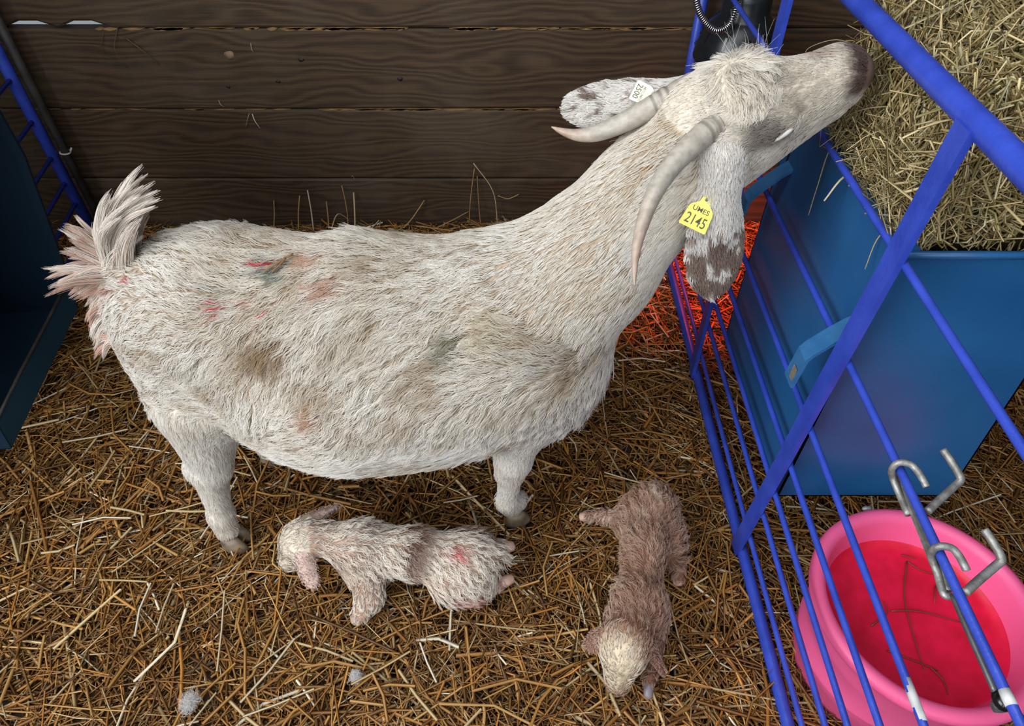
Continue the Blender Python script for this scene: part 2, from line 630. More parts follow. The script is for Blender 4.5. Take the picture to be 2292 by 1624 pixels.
def straw_arrays(c, L, w, yaw, pitch, bend, roll, col, flat=0.5):
    """three-point bent stalks, triangular section. returns verts, quads, colours"""
    n = len(L)
    d0 = np.stack([np.cos(yaw) * np.cos(pitch), np.sin(yaw) * np.cos(pitch), np.sin(pitch)], 1)
    y2 = yaw + bend
    d1 = np.stack([np.cos(y2) * np.cos(pitch), np.sin(y2) * np.cos(pitch), np.sin(pitch)], 1)
    p1 = c
    p0 = c - d0 * (L * 0.5)[:, None]
    p2 = c + d1 * (L * 0.5)[:, None]
    ym = yaw + bend * 0.5
    s = np.stack([-np.sin(ym), np.cos(ym), np.zeros(n)], 1)
    dm = np.stack([np.cos(ym) * np.cos(pitch), np.sin(ym) * np.cos(pitch), np.sin(pitch)], 1)
    u = np.cross(dm, s)
    s2 = s * np.cos(roll)[:, None] + u * np.sin(roll)[:, None]
    u2 = -s * np.sin(roll)[:, None] + u * np.cos(roll)[:, None]
    h = (w * 0.5)[:, None]
    offs = [s2 * h - u2 * h * flat * 0.6, -s2 * h - u2 * h * flat * 0.6, u2 * h * flat * 1.2]
    V = np.zeros((n, 9, 3))
    for i, p in enumerate((p0, p1, p2)):
        for k in range(3):
            V[:, i * 3 + k] = p + offs[k]
    base = (np.arange(n) * 9)[:, None, None]
    q = []
    for i in range(2):
        for k in range(3):
            k2 = (k + 1) % 3
            q.append((i * 3 + k, i * 3 + k2, (i + 1) * 3 + k2, (i + 1) * 3 + k))
    F = base + np.array(q)[None]
    C = np.repeat(col[:, None, :], 9, axis=1)
    return V.reshape(-1, 3), F.reshape(-1, 4), C.reshape(-1, 3)


def straw_colors(n, rs, pal=PAL_STRAW, w=W_STRAW, jit=0.22):
    i = rs.choice(len(pal), n, p=w / w.sum())
    c = pal[i] * (1 + rs.normal(0, jit, (n, 1)))
    return np.clip(c, 0.008, 0.9)


def bed_z(x, y):
    b = 0.012 * np.sin(x * 3.1 + 1.0) * np.sin(y * 4.3) + 0.006 * np.sin(x * 9 + y * 7)
    b = b + 0.03 * np.clip((y - 1.72) / 0.25, 0, 1)
    return b


rs = np.random.default_rng(3)
N = 42000
x = rs.uniform(-1.50, 2.0, N)
y = rs.uniform(0.05, 1.94, N)
keep = (np.abs(x) < 0.55 + 0.85 * y + 0.25)
x, y = x[keep], y[keep]
N = len(x)
lay = rs.uniform(0, 1, N)
z = bed_z(x, y) - 0.032 + 0.034 * lay
L = np.exp(rs.normal(math.log(0.10), 0.5, N)).clip(0.025, 0.27)
w = np.exp(rs.normal(math.log(0.0042), 0.38, N)).clip(0.0016, 0.0095)
yaw = rs.uniform(0, 2 * math.pi, N) + 0.0
pitch = rs.normal(0, 0.085, N) * (0.13 / L).clip(0.5, 1.5)
bend = np.where(rs.random(N) < 0.35, rs.normal(0, 0.35, N), rs.normal(0, 0.06, N))
# keep stalks from running through the wall
ext = np.abs(np.sin(yaw)) * L * 0.55
y = np.minimum(y, 1.952 - ext)
colr = straw_colors(N, rs)
V, F, C = straw_arrays(np.stack([x, y, z], 1), L, w, yaw, pitch, bend, rs.normal(0, 0.5, N), colr)
me = new_mesh('straw_bedding', V, F, False, C)
me.materials.append(M['straw'])
o = bpy.data.objects.new('straw_bedding', me)
COL.objects.link(o)
tag(o, 'deep golden brown straw bedding covering the pen floor', 'straw bedding', kind='stuff')

# fine chaff between the stalks
N = 14000
x = rs.uniform(-1.58, 1.7, N)
y = rs.uniform(0.1, 1.94, N)
L = rs.uniform(0.012, 0.04, N)
V, F, C = straw_arrays(np.stack([x, y, bed_z(x, y) + rs.uniform(-0.012, 0.004, N)], 1), L, rs.uniform(0.001, 0.003, N), rs.uniform(0, 6.28, N), rs.normal(0, 0.25, N), rs.normal(0, 0.4, N), rs.normal(0, 0.6, N), straw_colors(N, rs) * 0.8)
me = new_mesh('straw_chaff', V, F, False, C)
me.materials.append(M['straw'])
o = bpy.data.objects.new('straw_chaff', me)
COL.objects.link(o)
tag(o, 'short broken straw chaff scattered through the bedding', 'straw chaff', kind='stuff')

# ================================================================ RIGHT GATE
GX = 0.497
gate = empty('pen_gate', (GX, 0.8, 0.0))
tag(gate, 'royal blue welded gate of thin bars and flat uprights at the right', 'gate')
GY0, GY1 = -0.35, 1.915


def ybar(z, r, y0=GY0, y1=GY1, name='bar', n=10, parent=gate, xx=GX, mat=None):
    mb = MB()
    ys = np.linspace(y0, y1, 9)
    mb.tube([(xx + 0.0008 * math.sin(yy * 5 + z * 9), yy, z + 0.0012 * math.sin(yy * 4 + z * 20)) for yy in ys], r, n)
    return mb.build(name, mat or M['blue'], parent)


top_rail = ybar(1.002, 0.0148, name='top_rail', n=16, xx=GX + 0.004)
bottom_rail = ybar(0.010, 0.0122, name='bottom_rail', n=14)
bars = {}
for z in (0.075, 0.172, 0.250, 0.346, 0.455, 0.624, 0.815):
    bars[z] = ybar(z, 0.0055)


def upright(y_bot, y_top, w=0.0168):
    mb = MB()
    mb.slab((GX - 0.011, y_bot, 0.0), (GX - 0.009, y_top, 1.000), (0, w, 0), (0.0045, 0, 0), 0)
    o = mb.build('upright', M['blue'], gate, smooth=False)
    return o


upright(0.743, 0.692)
upright(1.262, 1.305)
upright(0.16, 0.14)
mb = MB()
mb.tube([(GX, GY1, 0.0), (GX, GY1, 0.5), (GX, GY1, 1.005)], 0.0135, 14)
mb.build('end_post', M['blue'], gate)
mb = MB()
mb.tube([(GX + 0.006, GY1 + 0.024, 0.0), (GX + 0.006, GY1 + 0.024, 1.0)], 0.009, 12)
mb.build('hinge_rod', M['sheet'], gate)
# chipped paint sleeves on two bars
for (z, ya, yb) in ((0.624, 0.2265, 0.242), (0.455, 0.262, 0.312)):
    mb = MB()
    mb.tube([(GX, ya, z + 0.0012 * math.sin(ya * 4 + z * 20)), (GX, (ya + yb) / 2, z + 0.0012 * math.sin(ya * 4 + z * 20)), (GX, yb, z + 0.0012 * math.sin(yb * 4 + z * 20))], [0.0059, 0.0061, 0.0057], 10)
    o = mb.build('bare_patch', M['chip'], bars[z])
    o['label'] = 'pale bare metal patch where paint is gone'

# ================================================================ RIGHT FEEDER
fd = empty('hay_feeder', (0.69, 0.98, 0.205))
tag(fd, 'deep blue sheet metal hay feeder hung on the right gate', 'feeder')
FX0, FX1, FX1T, FY0, FY1, FZ0, FZ1 = 0.520, 0.853, 0.800, 0.742, 1.205, 0.207, 0.795


def sheet(poly, th, name, mat, parent):
    mb = MB()
    mb.poly_prism(poly, th)
    return mb.build(name, mat, parent, smooth=False)


sheet([(FX0, FY0, FZ0), (FX0, FY0, FZ1), (FX0, FY1, FZ1), (FX0, FY1, FZ0)], (0.003, 0, 0), 'side_panel', M['sheet'], fd)
sheet([(FX0, FY0, FZ0), (FX1, FY0, FZ0), (FX1T, FY0, FZ1), (FX0, FY0, FZ1)], (0, 0.003, 0), 'end_panel', M['sheet'], fd)
sheet([(FX0, FY1, FZ0), (FX0, FY1, FZ1), (FX1T, FY1, FZ1), (FX1, FY1, FZ0)], (0, -0.003, 0), 'end_panel', M['sheet'], fd)
sheet([(FX1, FY0, FZ0), (FX1, FY1, FZ0), (FX1T, FY1, FZ1), (FX1T, FY0, FZ1)], (-0.003, 0, 0), 'side_panel', M['sheet'], fd)
sheet([(FX0, FY0, FZ0), (FX0, FY1, FZ0), (FX1, FY1, FZ0), (FX1, FY0, FZ0)], (0, 0, 0.003), 'base_panel', M['sheet'], fd)
# rolled lips along the top edges
mb = MB()
mb.slab((FX0 + 0.012, FY0, FZ1 + 0.002), (FX0 + 0.012, FY1, FZ1 + 0.002), (0.014, 0, 0), (0, 0, 0.003), 0)
mb.build('rim_flange', M['sheet'], fd, smooth=False)
mb = MB()
mb.tube([(FX0, FY0 - 0.001, FZ1 - 0.004), (FX1T, FY0 - 0.001, FZ1 - 0.004)], 0.006, 8)
mb.build('rolled_rim', M['sheet'], fd)


def strap(path, half_w, half_t, name, mat, parent, sharpen=True):
    """flat strap swept along a path in a plane y = const, width along y"""
    P = [V3(p) for p in path]
    v, f = [], []
    for i, p in enumerate(P):
        t = P[min(i + 1, len(P) - 1)] - P[max(i - 1, 0)]
        t = t / np.linalg.norm(t)
        wv = V3((0, 1, 0))
        nv = np.cross(t, wv)
        nv = nv / np.linalg.norm(nv)
        v += [p - wv * half_w - nv * half_t, p + wv * half_w - nv * half_t, p + wv * half_w + nv * half_t, p - wv * half_w + nv * half_t]
    for i in range(len(P) - 1):
        a, b = i * 4, i * 4 + 4
        for k in range(4):
            k2 = (k + 1) % 4
            f.append((a + k, a + k2, b + k2, b + k))
    f.append((3, 2, 1, 0))
    e = (len(P) - 1) * 4
    f.append((e, e + 1, e + 2, e + 3))
    o = mesh_obj(name, v, f, mat, parent, smooth=False)
    return o


for yy, dz in ((0.752, -0.028), (1.150, 0.0)):
    hk = strap([(FX0 + 0.004, yy, 0.690 + dz), (0.505, yy, 0.676 + dz), (0.488, yy, 0.659 + dz), (0.462, yy - 0.002, 0.633 + dz), (0.4545, yy - 0.003, 0.622 + dz), (0.4475, yy - 0.006, 0.565 + dz)], 0.0165, 0.0028, 'hanging_hook', M['hook'], fd)
    mb = MB()
    mb.box((FX0 - 0.0012, yy + 0.018, 0.685 + dz), (FX0 + 0.001, yy + 0.024, 0.722 + dz))
    mb.build('slot', M['blackcap'], fd, smooth=False)
    mb = MB()
    mb.box((0.4455, yy - 0.016, 0.574 + dz), (0.4475, yy - 0.004, 0.600 + dz))
    mb.build('rust_scrape', M['rust'], hk, smooth=False)

# ---------------------------------------------------------------- hay in the feeder
PAL_HAY = np.array([1.1, 1.04, 0.86]) * np.array([(0.50, 0.41, 0.25), (0.38, 0.30, 0.16), (0.27, 0.205, 0.095), (0.62, 0.54, 0.37), (0.32, 0.285, 0.14), (0.16, 0.12, 0.06), (0.46, 0.43, 0.32)])
W_HAY = np.array([0.22, 0.22, 0.16, 0.13, 0.12, 0.08, 0.07])


def stem_arrays(P, w, col):
    """P (n,k,3) polylines with width w (n,), triangular section"""
    n, k, _ = P.shape
    # stems cannot pass through the feeder's sheet sides
    inside = P[..., 2] < 0.803
    P[..., 0] = np.where(inside, np.maximum(P[..., 0], 0.527), P[..., 0])
    P[..., 1] = np.where(inside, np.clip(P[..., 1], 0.749, 1.198), P[..., 1])
    T = np.zeros_like(P)
    T[:, 1:-1] = P[:, 2:] - P[:, :-2]
    T[:, 0] = P[:, 1] - P[:, 0]
    T[:, -1] = P[:, -1] - P[:, -2]
    T /= np.linalg.norm(T, axis=2, keepdims=True) + 1e-9
    rnd = RNG.normal(0, 1, (n, 1, 3))
    A = np.cross(T, rnd)
    A /= np.linalg.norm(A, axis=2, keepdims=True) + 1e-9
    B = np.cross(T, A)
    Vs = np.zeros((n, k, 3, 3))
    h = (w * 0.5)[:, None, None]
    for j in range(3):
        q = 2 * math.pi * j / 3
        Vs[:, :, j] = P + h * (math.cos(q) * A + 0.7 * math.sin(q) * B)
    base = (np.arange(n) * k * 3)[:, None, None]
    qd = []
    for i in range(k - 1):
        for j in range(3):
            j2 = (j + 1) % 3
            qd.append((i * 3 + j, i * 3 + j2, (i + 1) * 3 + j2, (i + 1) * 3 + j))
    F = base + np.array(qd)[None]
    C = np.repeat(col[:, None, :], k * 3, axis=1)
    return Vs.reshape(-1, 3), F.reshape(-1, 4), C.reshape(-1, 3)


def hay_stems(n, cen, direc, L, w, rs, curve=0.2, k=5):
    """curved stems centred on cen (n,3) along direc (n,3)"""
    direc = direc / (np.linalg.norm(direc, axis=1, keepdims=True) + 1e-9)
    side = np.cross(direc, rs.normal(0, 1, (n, 3)))
    side /= np.linalg.norm(side, axis=1, keepdims=True) + 1e-9
    cv = rs.normal(0, curve, n) * L
    kink = rs.normal(0, curve * 0.5, n) * L
    side2 = np.cross(direc, side)
    t = np.linspace(-0.5, 0.5, k)
    P = cen[:, None, :] + direc[:, None, :] * (L[:, None] * t[None, :])[:, :, None]
    P = P + side[:, None, :] * (cv[:, None] * (t[None, :] ** 2 * 4 - 0.3))[:, :, None]
    P = P + side2[:, None, :] * (kink[:, None] * np.sin(t[None, :] * 7))[:, :, None]
    return stem_arrays(P, w, straw_colors(n, rs, PAL_HAY, W_HAY, 0.2))


rs = np.random.default_rng(21)
HV, HF, HC = [], [], []
HX0, HX1, HY0, HY1, HZ0, HZ1 = 0.545, 0.86, 0.765, 1.095, 0.60, 0.965


def put(arr):
    off = sum(len(v) for v in HV)
    HV.append(arr[0])
    HF.append(arr[1] + off)
    HC.append(arr[2])


# inside block, rough
gx = 14
mbh = MB()
n = 3600   # face towards the goat: stems standing
c = np.stack([HX0 + np.abs(rs.normal(0, 0.014, n)), rs.uniform(HY0 - 0.005, HY1, n), rs.uniform(HZ0 + 0.13, HZ1 - 0.01, n)], 1)
# belly out near the rim
c[:, 0] -= 0.012 * np.clip((0.87 - c[:, 2]) / 0.1, 0, 1)
c[:, 0] += 0.030 * (vnoise(c * np.array([0, 1, 0.45]), 28, 77) - 0.45)
d = np.stack([rs.normal(0, 0.12, n), rs.normal(0, 0.30, n), np.ones(n)], 1)
put(hay_stems(n, c, d, rs.uniform(0.05, 0.13, n), rs.uniform(0.0015, 0.0042, n), rs, 0.16))
n = 700   # loose curls hanging out over the rim
c = np.stack([rs.uniform(0.532, 0.558, n), rs.uniform(HY0 + 0.02, HY1 - 0.03, n), rs.uniform(0.805, 0.87, n)], 1)
put(hay_stems(n, c, rs.normal(0, 1, (n, 3)) * np.array([0.5, 1, 0.7]), rs.uniform(0.04, 0.11, n), rs.uniform(0.001, 0.0028, n), rs, 0.5, 6))
n = 3000   # top surface
c = np.stack([rs.uniform(HX0 + 0.045, 0.86, n), rs.uniform(HY0, HY1 + 0.01, n), HZ1 + rs.normal(-0.004, 0.010, n)], 1)
d = np.stack([rs.normal(0, 1, n), rs.normal(0, 1, n), rs.normal(0, 0.35, n)], 1)
put(hay_stems(n, c, d, rs.uniform(0.06, 0.18, n), rs.uniform(0.0018, 0.0048, n), rs, 0.3, 6))
n = 2000   # face towards the photographer
c = np.stack([rs.uniform(HX0, 0.83, n), HY0 + 0.012 + np.abs(rs.normal(0, 0.012, n)), rs.uniform(0.80, HZ1, n)], 1)
d = np.stack([rs.normal(0, 0.8, n), rs.normal(0, 0.25, n), rs.normal(0, 0.6, n)], 1)
put(hay_stems(n, c, d, rs.uniform(0.05, 0.12, n), rs.uniform(0.0016, 0.0042, n), rs, 0.3, 6))
n = 800   # back edge towards the wall
c = np.stack([rs.uniform(HX0, 0.85, n), HY1 + rs.normal(0, 0.012, n), rs.uniform(0.76, HZ1, n)], 1)
d = np.stack([rs.normal(0, 0.4, n), rs.normal(0, 0.3, n), np.ones(n)], 1)
put(hay_stems(n, c, d, rs.uniform(0.05, 0.12, n), rs.uniform(0.0012, 0.0032, n), rs, 0.25))
hv = np.concatenate(HV)
hf = np.concatenate(HF)
hc_ = np.concatenate(HC)
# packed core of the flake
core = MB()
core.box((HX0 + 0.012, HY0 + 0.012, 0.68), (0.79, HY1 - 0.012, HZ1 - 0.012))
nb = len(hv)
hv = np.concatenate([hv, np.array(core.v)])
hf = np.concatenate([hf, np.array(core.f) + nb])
hc_ = np.concatenate([hc_, np.tile(np.array([[0.03, 0.022, 0.01]]), (len(core.v), 1))])  # core darkened to paint the shade in gaps between stems
# keep the loose top of the hay over its own block
me = new_mesh('hay', hv, hf, False, hc_)
me.materials.append(M['hay'])
o = bpy.data.objects.new('hay', me)
COL.objects.link(o)
tag(o, 'packed greyish green hay heaped in the blue feeder', 'hay', kind='stuff')

# individual hay stems that hang out over the rim
def stalk_obj(name, pts, r, color, label, cat, group=None, n=5, mat='straw', taper=1.0):
    mb = MB()
    m = len(pts)
    mb.tube(pts, [r * (1 - (1 - taper) * i / (m - 1)) for i in range(m)], n, True, 0.6)
    base = V3(pts[0])
    me = new_mesh(name, np.array(mb.v) - base, mb.f, True, np.tile(np.array([color]), (len(mb.v), 1)))
    me.materials.append(M[mat])
    o = bpy.data.objects.new(name, me)
    COL.objects.link(o)
    o.location = base
    tag(o, label, cat, group)
    return o


# ================================================================ LEFT GATE AND FEEDER
LD = V3((0.1392, -0.9903, 0))          # along the left gate towards the photographer
L0 = V3((-1.40, 1.90, 0))
lgate = empty('pen_gate', tuple(L0))
tag(lgate, 'shadowed blue gate of thin bars in the left corner by the wall', 'gate')


def lpt(s, z, off=0.0):
    p = L0 + LD * s + V3((0.9903, 0.1392, 0)) * off
    return (p[0], p[1], z)


mb = MB()
mb.tube([lpt(0, 0.0), lpt(0, 0.5), lpt(0, 1.0)], 0.0165, 14)
mb.build('end_post', M['blue'], lgate)
mb = MB()
mb.tube([lpt(-0.012, 0.0, 0.034), lpt(-0.012, 1.0, 0.034)], 0.012, 12)
o = mb.build('hinge_post', M['blue_dark'], lgate)
o['label'] = 'dull dark steel hinge post'
for z in (0.05, 0.132, 0.205, 0.292, 0.407, 0.529, 0.68, 0.84):
    mb = MB()
    mb.tube([lpt(0, z), lpt(1.9, z)], 0.0062, 10)
    mb.build('bar', M['blue'], lgate)
for z, nm in ((0.014, 'bottom_rail'), (1.0, 'top_rail')):
    mb = MB()
    mb.tube([lpt(0, z), lpt(1.9, z)], 0.0175, 12)
    mb.build(nm, M['blue'], lgate)
for s in (0.62, 1.2):
    mb = MB()
    a, b = V3(lpt(s, 0.0, 0.012)), V3(lpt(s, 0.99, 0.012))
    mb.slab(a, b, LD * 0.0185, V3((0.9903, 0.1392, 0)) * 0.004, 0)
    mb.build('upright', M['blue'], lgate, smooth=False)
# twisted wire tie on the hinge post
mb = MB()
a = V3(lpt(-0.012, 0.292, 0.034))
ring = [(a[0] + 0.0145 * math.cos(q), a[1] + 0.0145 * math.sin(q), a[2] + 0.004 * math.sin(q * 0.5)) for q in np.linspace(0, 6.4, 18)]
mb.tube(ring + [(a[0] + 0.024, a[1] - 0.008, a[2] + 0.010), (a[0] + 0.032, a[1] - 0.010, a[2] + 0.022)], 0.0026, 6)
o = mb.build('wire_tie', M['chip'], lgate)
o['label'] = 'pale wire tie twisted round the hinge post'

lf = empty('hay_feeder', (-1.17, 1.08, 0.20))
tag(lf, 'dark open fronted blue metal feeder in shade behind the tail', 'feeder')
FD = V3((-0.126, 0.992, 0))            # along its front edge, away from the photographer
FN = V3((0.992, 0.126, 0))             # out of its front
A0 = V3((-1.045, 0.862, 0.0))
LEN = 0.447


def fpt(s, n, z):
    p = A0 + FD * s + FN * n
    return (p[0], p[1], z)


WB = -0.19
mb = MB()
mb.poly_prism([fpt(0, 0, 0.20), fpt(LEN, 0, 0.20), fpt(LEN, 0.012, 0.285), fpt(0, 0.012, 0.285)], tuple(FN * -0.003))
mb.build('front_lip', M['sheet_lip_shaded'], lf, smooth=False)
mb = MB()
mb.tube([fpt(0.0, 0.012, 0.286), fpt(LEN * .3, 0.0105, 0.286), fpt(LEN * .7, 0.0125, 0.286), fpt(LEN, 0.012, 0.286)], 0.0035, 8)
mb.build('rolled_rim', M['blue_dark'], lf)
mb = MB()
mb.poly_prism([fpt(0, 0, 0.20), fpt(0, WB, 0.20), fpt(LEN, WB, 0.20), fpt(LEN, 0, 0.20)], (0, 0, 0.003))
mb.build('base_panel', M['sheet_shaded'], lf, smooth=False)
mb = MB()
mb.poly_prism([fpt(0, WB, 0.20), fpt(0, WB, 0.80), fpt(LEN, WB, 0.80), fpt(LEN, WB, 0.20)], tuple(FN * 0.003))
mb.build('back_panel', M['sheet_shaded'], lf, smooth=False)
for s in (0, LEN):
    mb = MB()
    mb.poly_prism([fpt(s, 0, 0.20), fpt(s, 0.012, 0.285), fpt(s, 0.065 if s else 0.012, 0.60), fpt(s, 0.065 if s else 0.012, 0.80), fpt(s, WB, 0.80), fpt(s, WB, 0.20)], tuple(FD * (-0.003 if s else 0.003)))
    mb.build('end_panel', M['sheet_shaded'], lf, smooth=False)
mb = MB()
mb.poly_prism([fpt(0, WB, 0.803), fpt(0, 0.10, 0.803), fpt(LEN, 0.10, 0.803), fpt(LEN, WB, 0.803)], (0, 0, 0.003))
mb.build('lid', M['sheet_shaded'], lf, smooth=False)  # unseen cover, added only to keep daylight out of the feeder
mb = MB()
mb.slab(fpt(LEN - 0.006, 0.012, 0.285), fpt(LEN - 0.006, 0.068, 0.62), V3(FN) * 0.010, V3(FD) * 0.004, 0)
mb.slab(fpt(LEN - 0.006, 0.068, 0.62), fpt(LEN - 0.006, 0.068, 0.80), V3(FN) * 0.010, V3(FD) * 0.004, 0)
mb.build('edge_flange', M['sheet_shaded'], lf, smooth=False)

# ================================================================ HEAT LAMP
hl = empty('heat_lamp', (0.578, 1.80, 0.622))
tag(hl, 'black domed heat lamp with coiled steel cord guard beyond the gate', 'lamp')
LC = (0.578, 1.80, 0.622)
prof = [(0.105, 0.0), (0.108, 0.004), (0.104, 0.030), (0.096, 0.060), (0.082, 0.088), (0.068, 0.104), (0.060, 0.110), (0.058, 0.150), (0.052, 0.165), (0.030, 0.172), (0.0, 0.173)]
inner = [(0.0, 0.150), (0.05, 0.148), (0.056, 0.108), (0.078, 0.084), (0.092, 0.058), (0.100, 0.028), (0.102, 0.002), (0.105, 0.0)]
mb = MB()
mb.lathe(inner + prof, LC, 40)
shade = mb.build('lamp_shade', M['black'], hl)
for k in range(10):
    q = 2 * math.pi * k / 10 + 0.3
    mb = MB()
    cx, cy = LC[0] + 0.0905 * math.cos(q), LC[1] + 0.0905 * math.sin(q)
    rad = V3((math.cos(q), math.sin(q), 0))
    tn = V3((-math.sin(q), math.cos(q), 0))
    mb.slab(V3((LC[0], LC[1], LC[2] + 0.052)) + rad * 0.0995, V3((LC[0], LC[1], LC[2] + 0.080)) + rad * 0.0885, tn * 0.003, rad * 0.0008, 0)
    o = mb.build('vent_slot', M['blackcap'], shade, smooth=False)
mb = MB()
mb.lathe([(0.0, 0.215), (0.012, 0.214), (0.016, 0.205), (0.020, 0.185), (0.024, 0.170)][::-1], LC, 20)
mb.build('socket_cap', M['blackcap'], hl)
bm_, bnt, bb_ = mat_new('red_heat_bulb')
bb_.inputs['Base Color'].default_value = (0.5, 0.01, 0.005, 1)
bb_.inputs['Emission Color'].default_value = (1.0, 0.03, 0.01, 1)
bb_.inputs['Emission Strength'].default_value = 12.0
mb = MB()
mb.ball((LC[0], LC[1], LC[2] + 0.055), (0.042, 0.042, 0.052), 20, 12)
mb.build('bulb', bm_, hl)
ld = bpy.data.lights.new('heat_lamp_light', 'SPOT')
ld.energy = 55
ld.color = (1.0, 0.045, 0.012)
ld.spot_size = math.radians(84)
ld.spot_blend = 0.5
ld.shadow_soft_size = 0.035
lo = bpy.data.objects.new('heat_lamp_light', ld)
COL.objects.link(lo)
lo.parent = hl
lo.location = (0, 0, -0.002)
# coiled spring guard of the cord
path = bez([(0.3975, 1.7, 0.9066), (0.4097, 1.7, 0.8533), (0.4256, 1.7, 0.7972), (0.4479, 1.7, 0.7581), (0.4834, 1.7, 0.73), (0.5144, 1.71, 0.7345), (0.5275, 1.72, 0.7612), (0.5337, 1.74, 0.7988), (0.5385, 1.77, 0.8423), (0.578, 1.8, 0.832)], 30)
mb = MB()
mb.tube(path, 0.0035, 8)
mb.build('cord', M['blackcap'], hl)
# helix
P = np.array(path)
seg = np.linalg.norm(np.diff(P, axis=0), axis=1)
s = np.concatenate([[0], np.cumsum(seg)])
tot = s[-1]
turns = tot / 0.0052
m = int(turns * 9)
ss = np.linspace(0, tot, m)
Q = np.stack([np.interp(ss, s, P[:, k]) for k in range(3)], 1)
T = np.gradient(Q, axis=0)
T /= np.linalg.norm(T, axis=1, keepdims=True)
a = np.zeros_like(Q)
prev = V3((0, 1, 0))
for i in range(m):
    prev = prev - T[i] * np.dot(prev, T[i])
    prev /= np.linalg.norm(prev)
    a[i] = prev
b = np.cross(T, a)
ph = 2 * math.pi * ss / 0.0052
hel = Q + 0.0072 * (np.cos(ph)[:, None] * a + np.sin(ph)[:, None] * b)
mb = MB()
mb.tube(hel, 0.0017, 5)
mb.build('spring_guard', M['steel'], hl)

# ================================================================ PINK TUB
TC = (0.700, 0.507, -0.02)
tub = empty('feed_tub', (TC[0], TC[1], 0.0))
tag(tub, 'round hot pink plastic feed tub standing behind the gate bars', 'tub')
RT, HT = 0.182, 0.262
outer = [(0.138, 0.0), (0.146, 0.004), (0.150, 0.012), (0.158, 0.085), (0.160, 0.092), (0.1575, 0.096), (0.163, 0.170), (0.168, 0.215), (0.172, 0.228), (0.182, 0.236), (0.187, 0.244), (0.188, 0.252), (0.185, 0.260), (0.178, 0.264), (0.170, 0.264)]
innr = [(0.164, 0.260), (0.160, 0.250), (0.157, 0.235), (0.150, 0.205)]
mb = MB()
mb.lathe(outer + innr, TC, 96)
mb.build('tub_wall', M['pink'], tub)
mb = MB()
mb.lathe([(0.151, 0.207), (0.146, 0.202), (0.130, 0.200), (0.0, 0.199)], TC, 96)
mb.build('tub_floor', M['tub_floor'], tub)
mb = MB()
mb.lathe([(0.0, 0.001), (0.138, 0.0005)], TC, 48)
mb.build('tub_base', M['pink'], tub)
mb = MB()
mb.ball((TC[0] - 0.03, TC[1] + 0.190, 0.232), (0.010, 0.006, 0.006), 10, 6)
mb.build('rim_bolt', M['galv'], tub)

# ================================================================ BUCKET BRACKET ON THE GATE BAR
br = empty('bucket_bracket', (0.49, 0.45, 0.62))
tag(br, 'galvanised wire bucket bracket with two hooks on a gate bar', 'bracket')
ZB = 0.628


def wire(path, r, name, mat=M['galv'], parent=br, n=10):
    mb = MB()
    pts = bez(path, 6)
    mb.tube(pts, r, n)
    return mb.build(name, mat, parent)


wire([(0.4982, 0.4588, 0.6), (0.4976, 0.4864, 0.602), (0.4924, 0.507, 0.612), (0.4851, 0.5083, 0.63), (0.4889, 0.5087, 0.642), (0.5009, 0.5059, 0.643), (0.5082, 0.4985, 0.64), (0.5142, 0.4906, 0.634), (0.5173, 0.4806, 0.63)], 0.0044, 'hook')
wire([(0.5038, 0.3519, 0.6), (0.4971, 0.3552, 0.6), (0.4995, 0.3795, 0.602), (0.4943, 0.3936, 0.612), (0.4868, 0.3931, 0.632), (0.4899, 0.3916, 0.643), (0.5017, 0.3893, 0.643), (0.5074, 0.3831, 0.64), (0.5127, 0.3764, 0.634), (0.5156, 0.3686, 0.63)], 0.0044, 'hook')
wire([(0.5217, 0.4615, 0.604), (0.5395, 0.4746, 0.607), (0.5677, 0.4947, 0.612), (0.5752, 0.5001, 0.616), (0.5749, 0.5063, 0.619), (0.5708, 0.523, 0.623), (0.5654, 0.5402, 0.627)], 0.0050, 'prong')
wire([(0.5195, 0.3543, 0.604), (0.5368, 0.3659, 0.607), (0.5645, 0.3834, 0.612), (0.5716, 0.3881, 0.616), (0.5716, 0.3945, 0.619), (0.5681, 0.4085, 0.623), (0.5629, 0.4228, 0.627)], 0.0050, 'prong')
mb = MB()
a, b2 = V3((0.5074, 0.5153, 0.606)), V3((0.5004, 0.3957, 0.606))
dd = (b2 - a) / np.linalg.norm(b2 - a)
mb.slab(a, b2, np.cross(dd, V3((0, 0, 1))) * 0.0052, V3((0, 0, 1)) * 0.003, 0)
mb.build('back_strip', M['galv'], br, smooth=False)
wire([(0.5078, 0.4036, 0.602), (0.5069, 0.3834, 0.601), (0.5036, 0.3584, 0.6)], 0.0040, 'stay')
rod = empty('latch_rod', (0.5054, 0.3509, 0.6))
tag(rod, 'thin grey steel rod with a black rubber tip below the bracket', 'rod')
wire([(0.5035, 0.3517, 0.605), (0.5034, 0.3164, 0.603), (0.5047, 0.2787, 0.6), (0.5066, 0.2491, 0.596)], 0.0036, 'shaft', M['grey_steel'], rod)
mb = MB()
p = (0.5094, 0.2415, 0.595)
mb.ball(p, (0.0085, 0.0115, 0.0085), 14, 9)
mb.build('rubber_tip', M['blackcap'], rod)
mb = MB()
p1, p2_ = V3((0.5162, 0.2376, 0.588)), V3((0.5037, 0.2376, 0.585))
mb.tube([p1, (p1 + p2_) / 2, p2_], [0.0055, 0.0062, 0.0055], 6)
mb.build('end_nut', M['grey_steel'], rod, smooth=False)

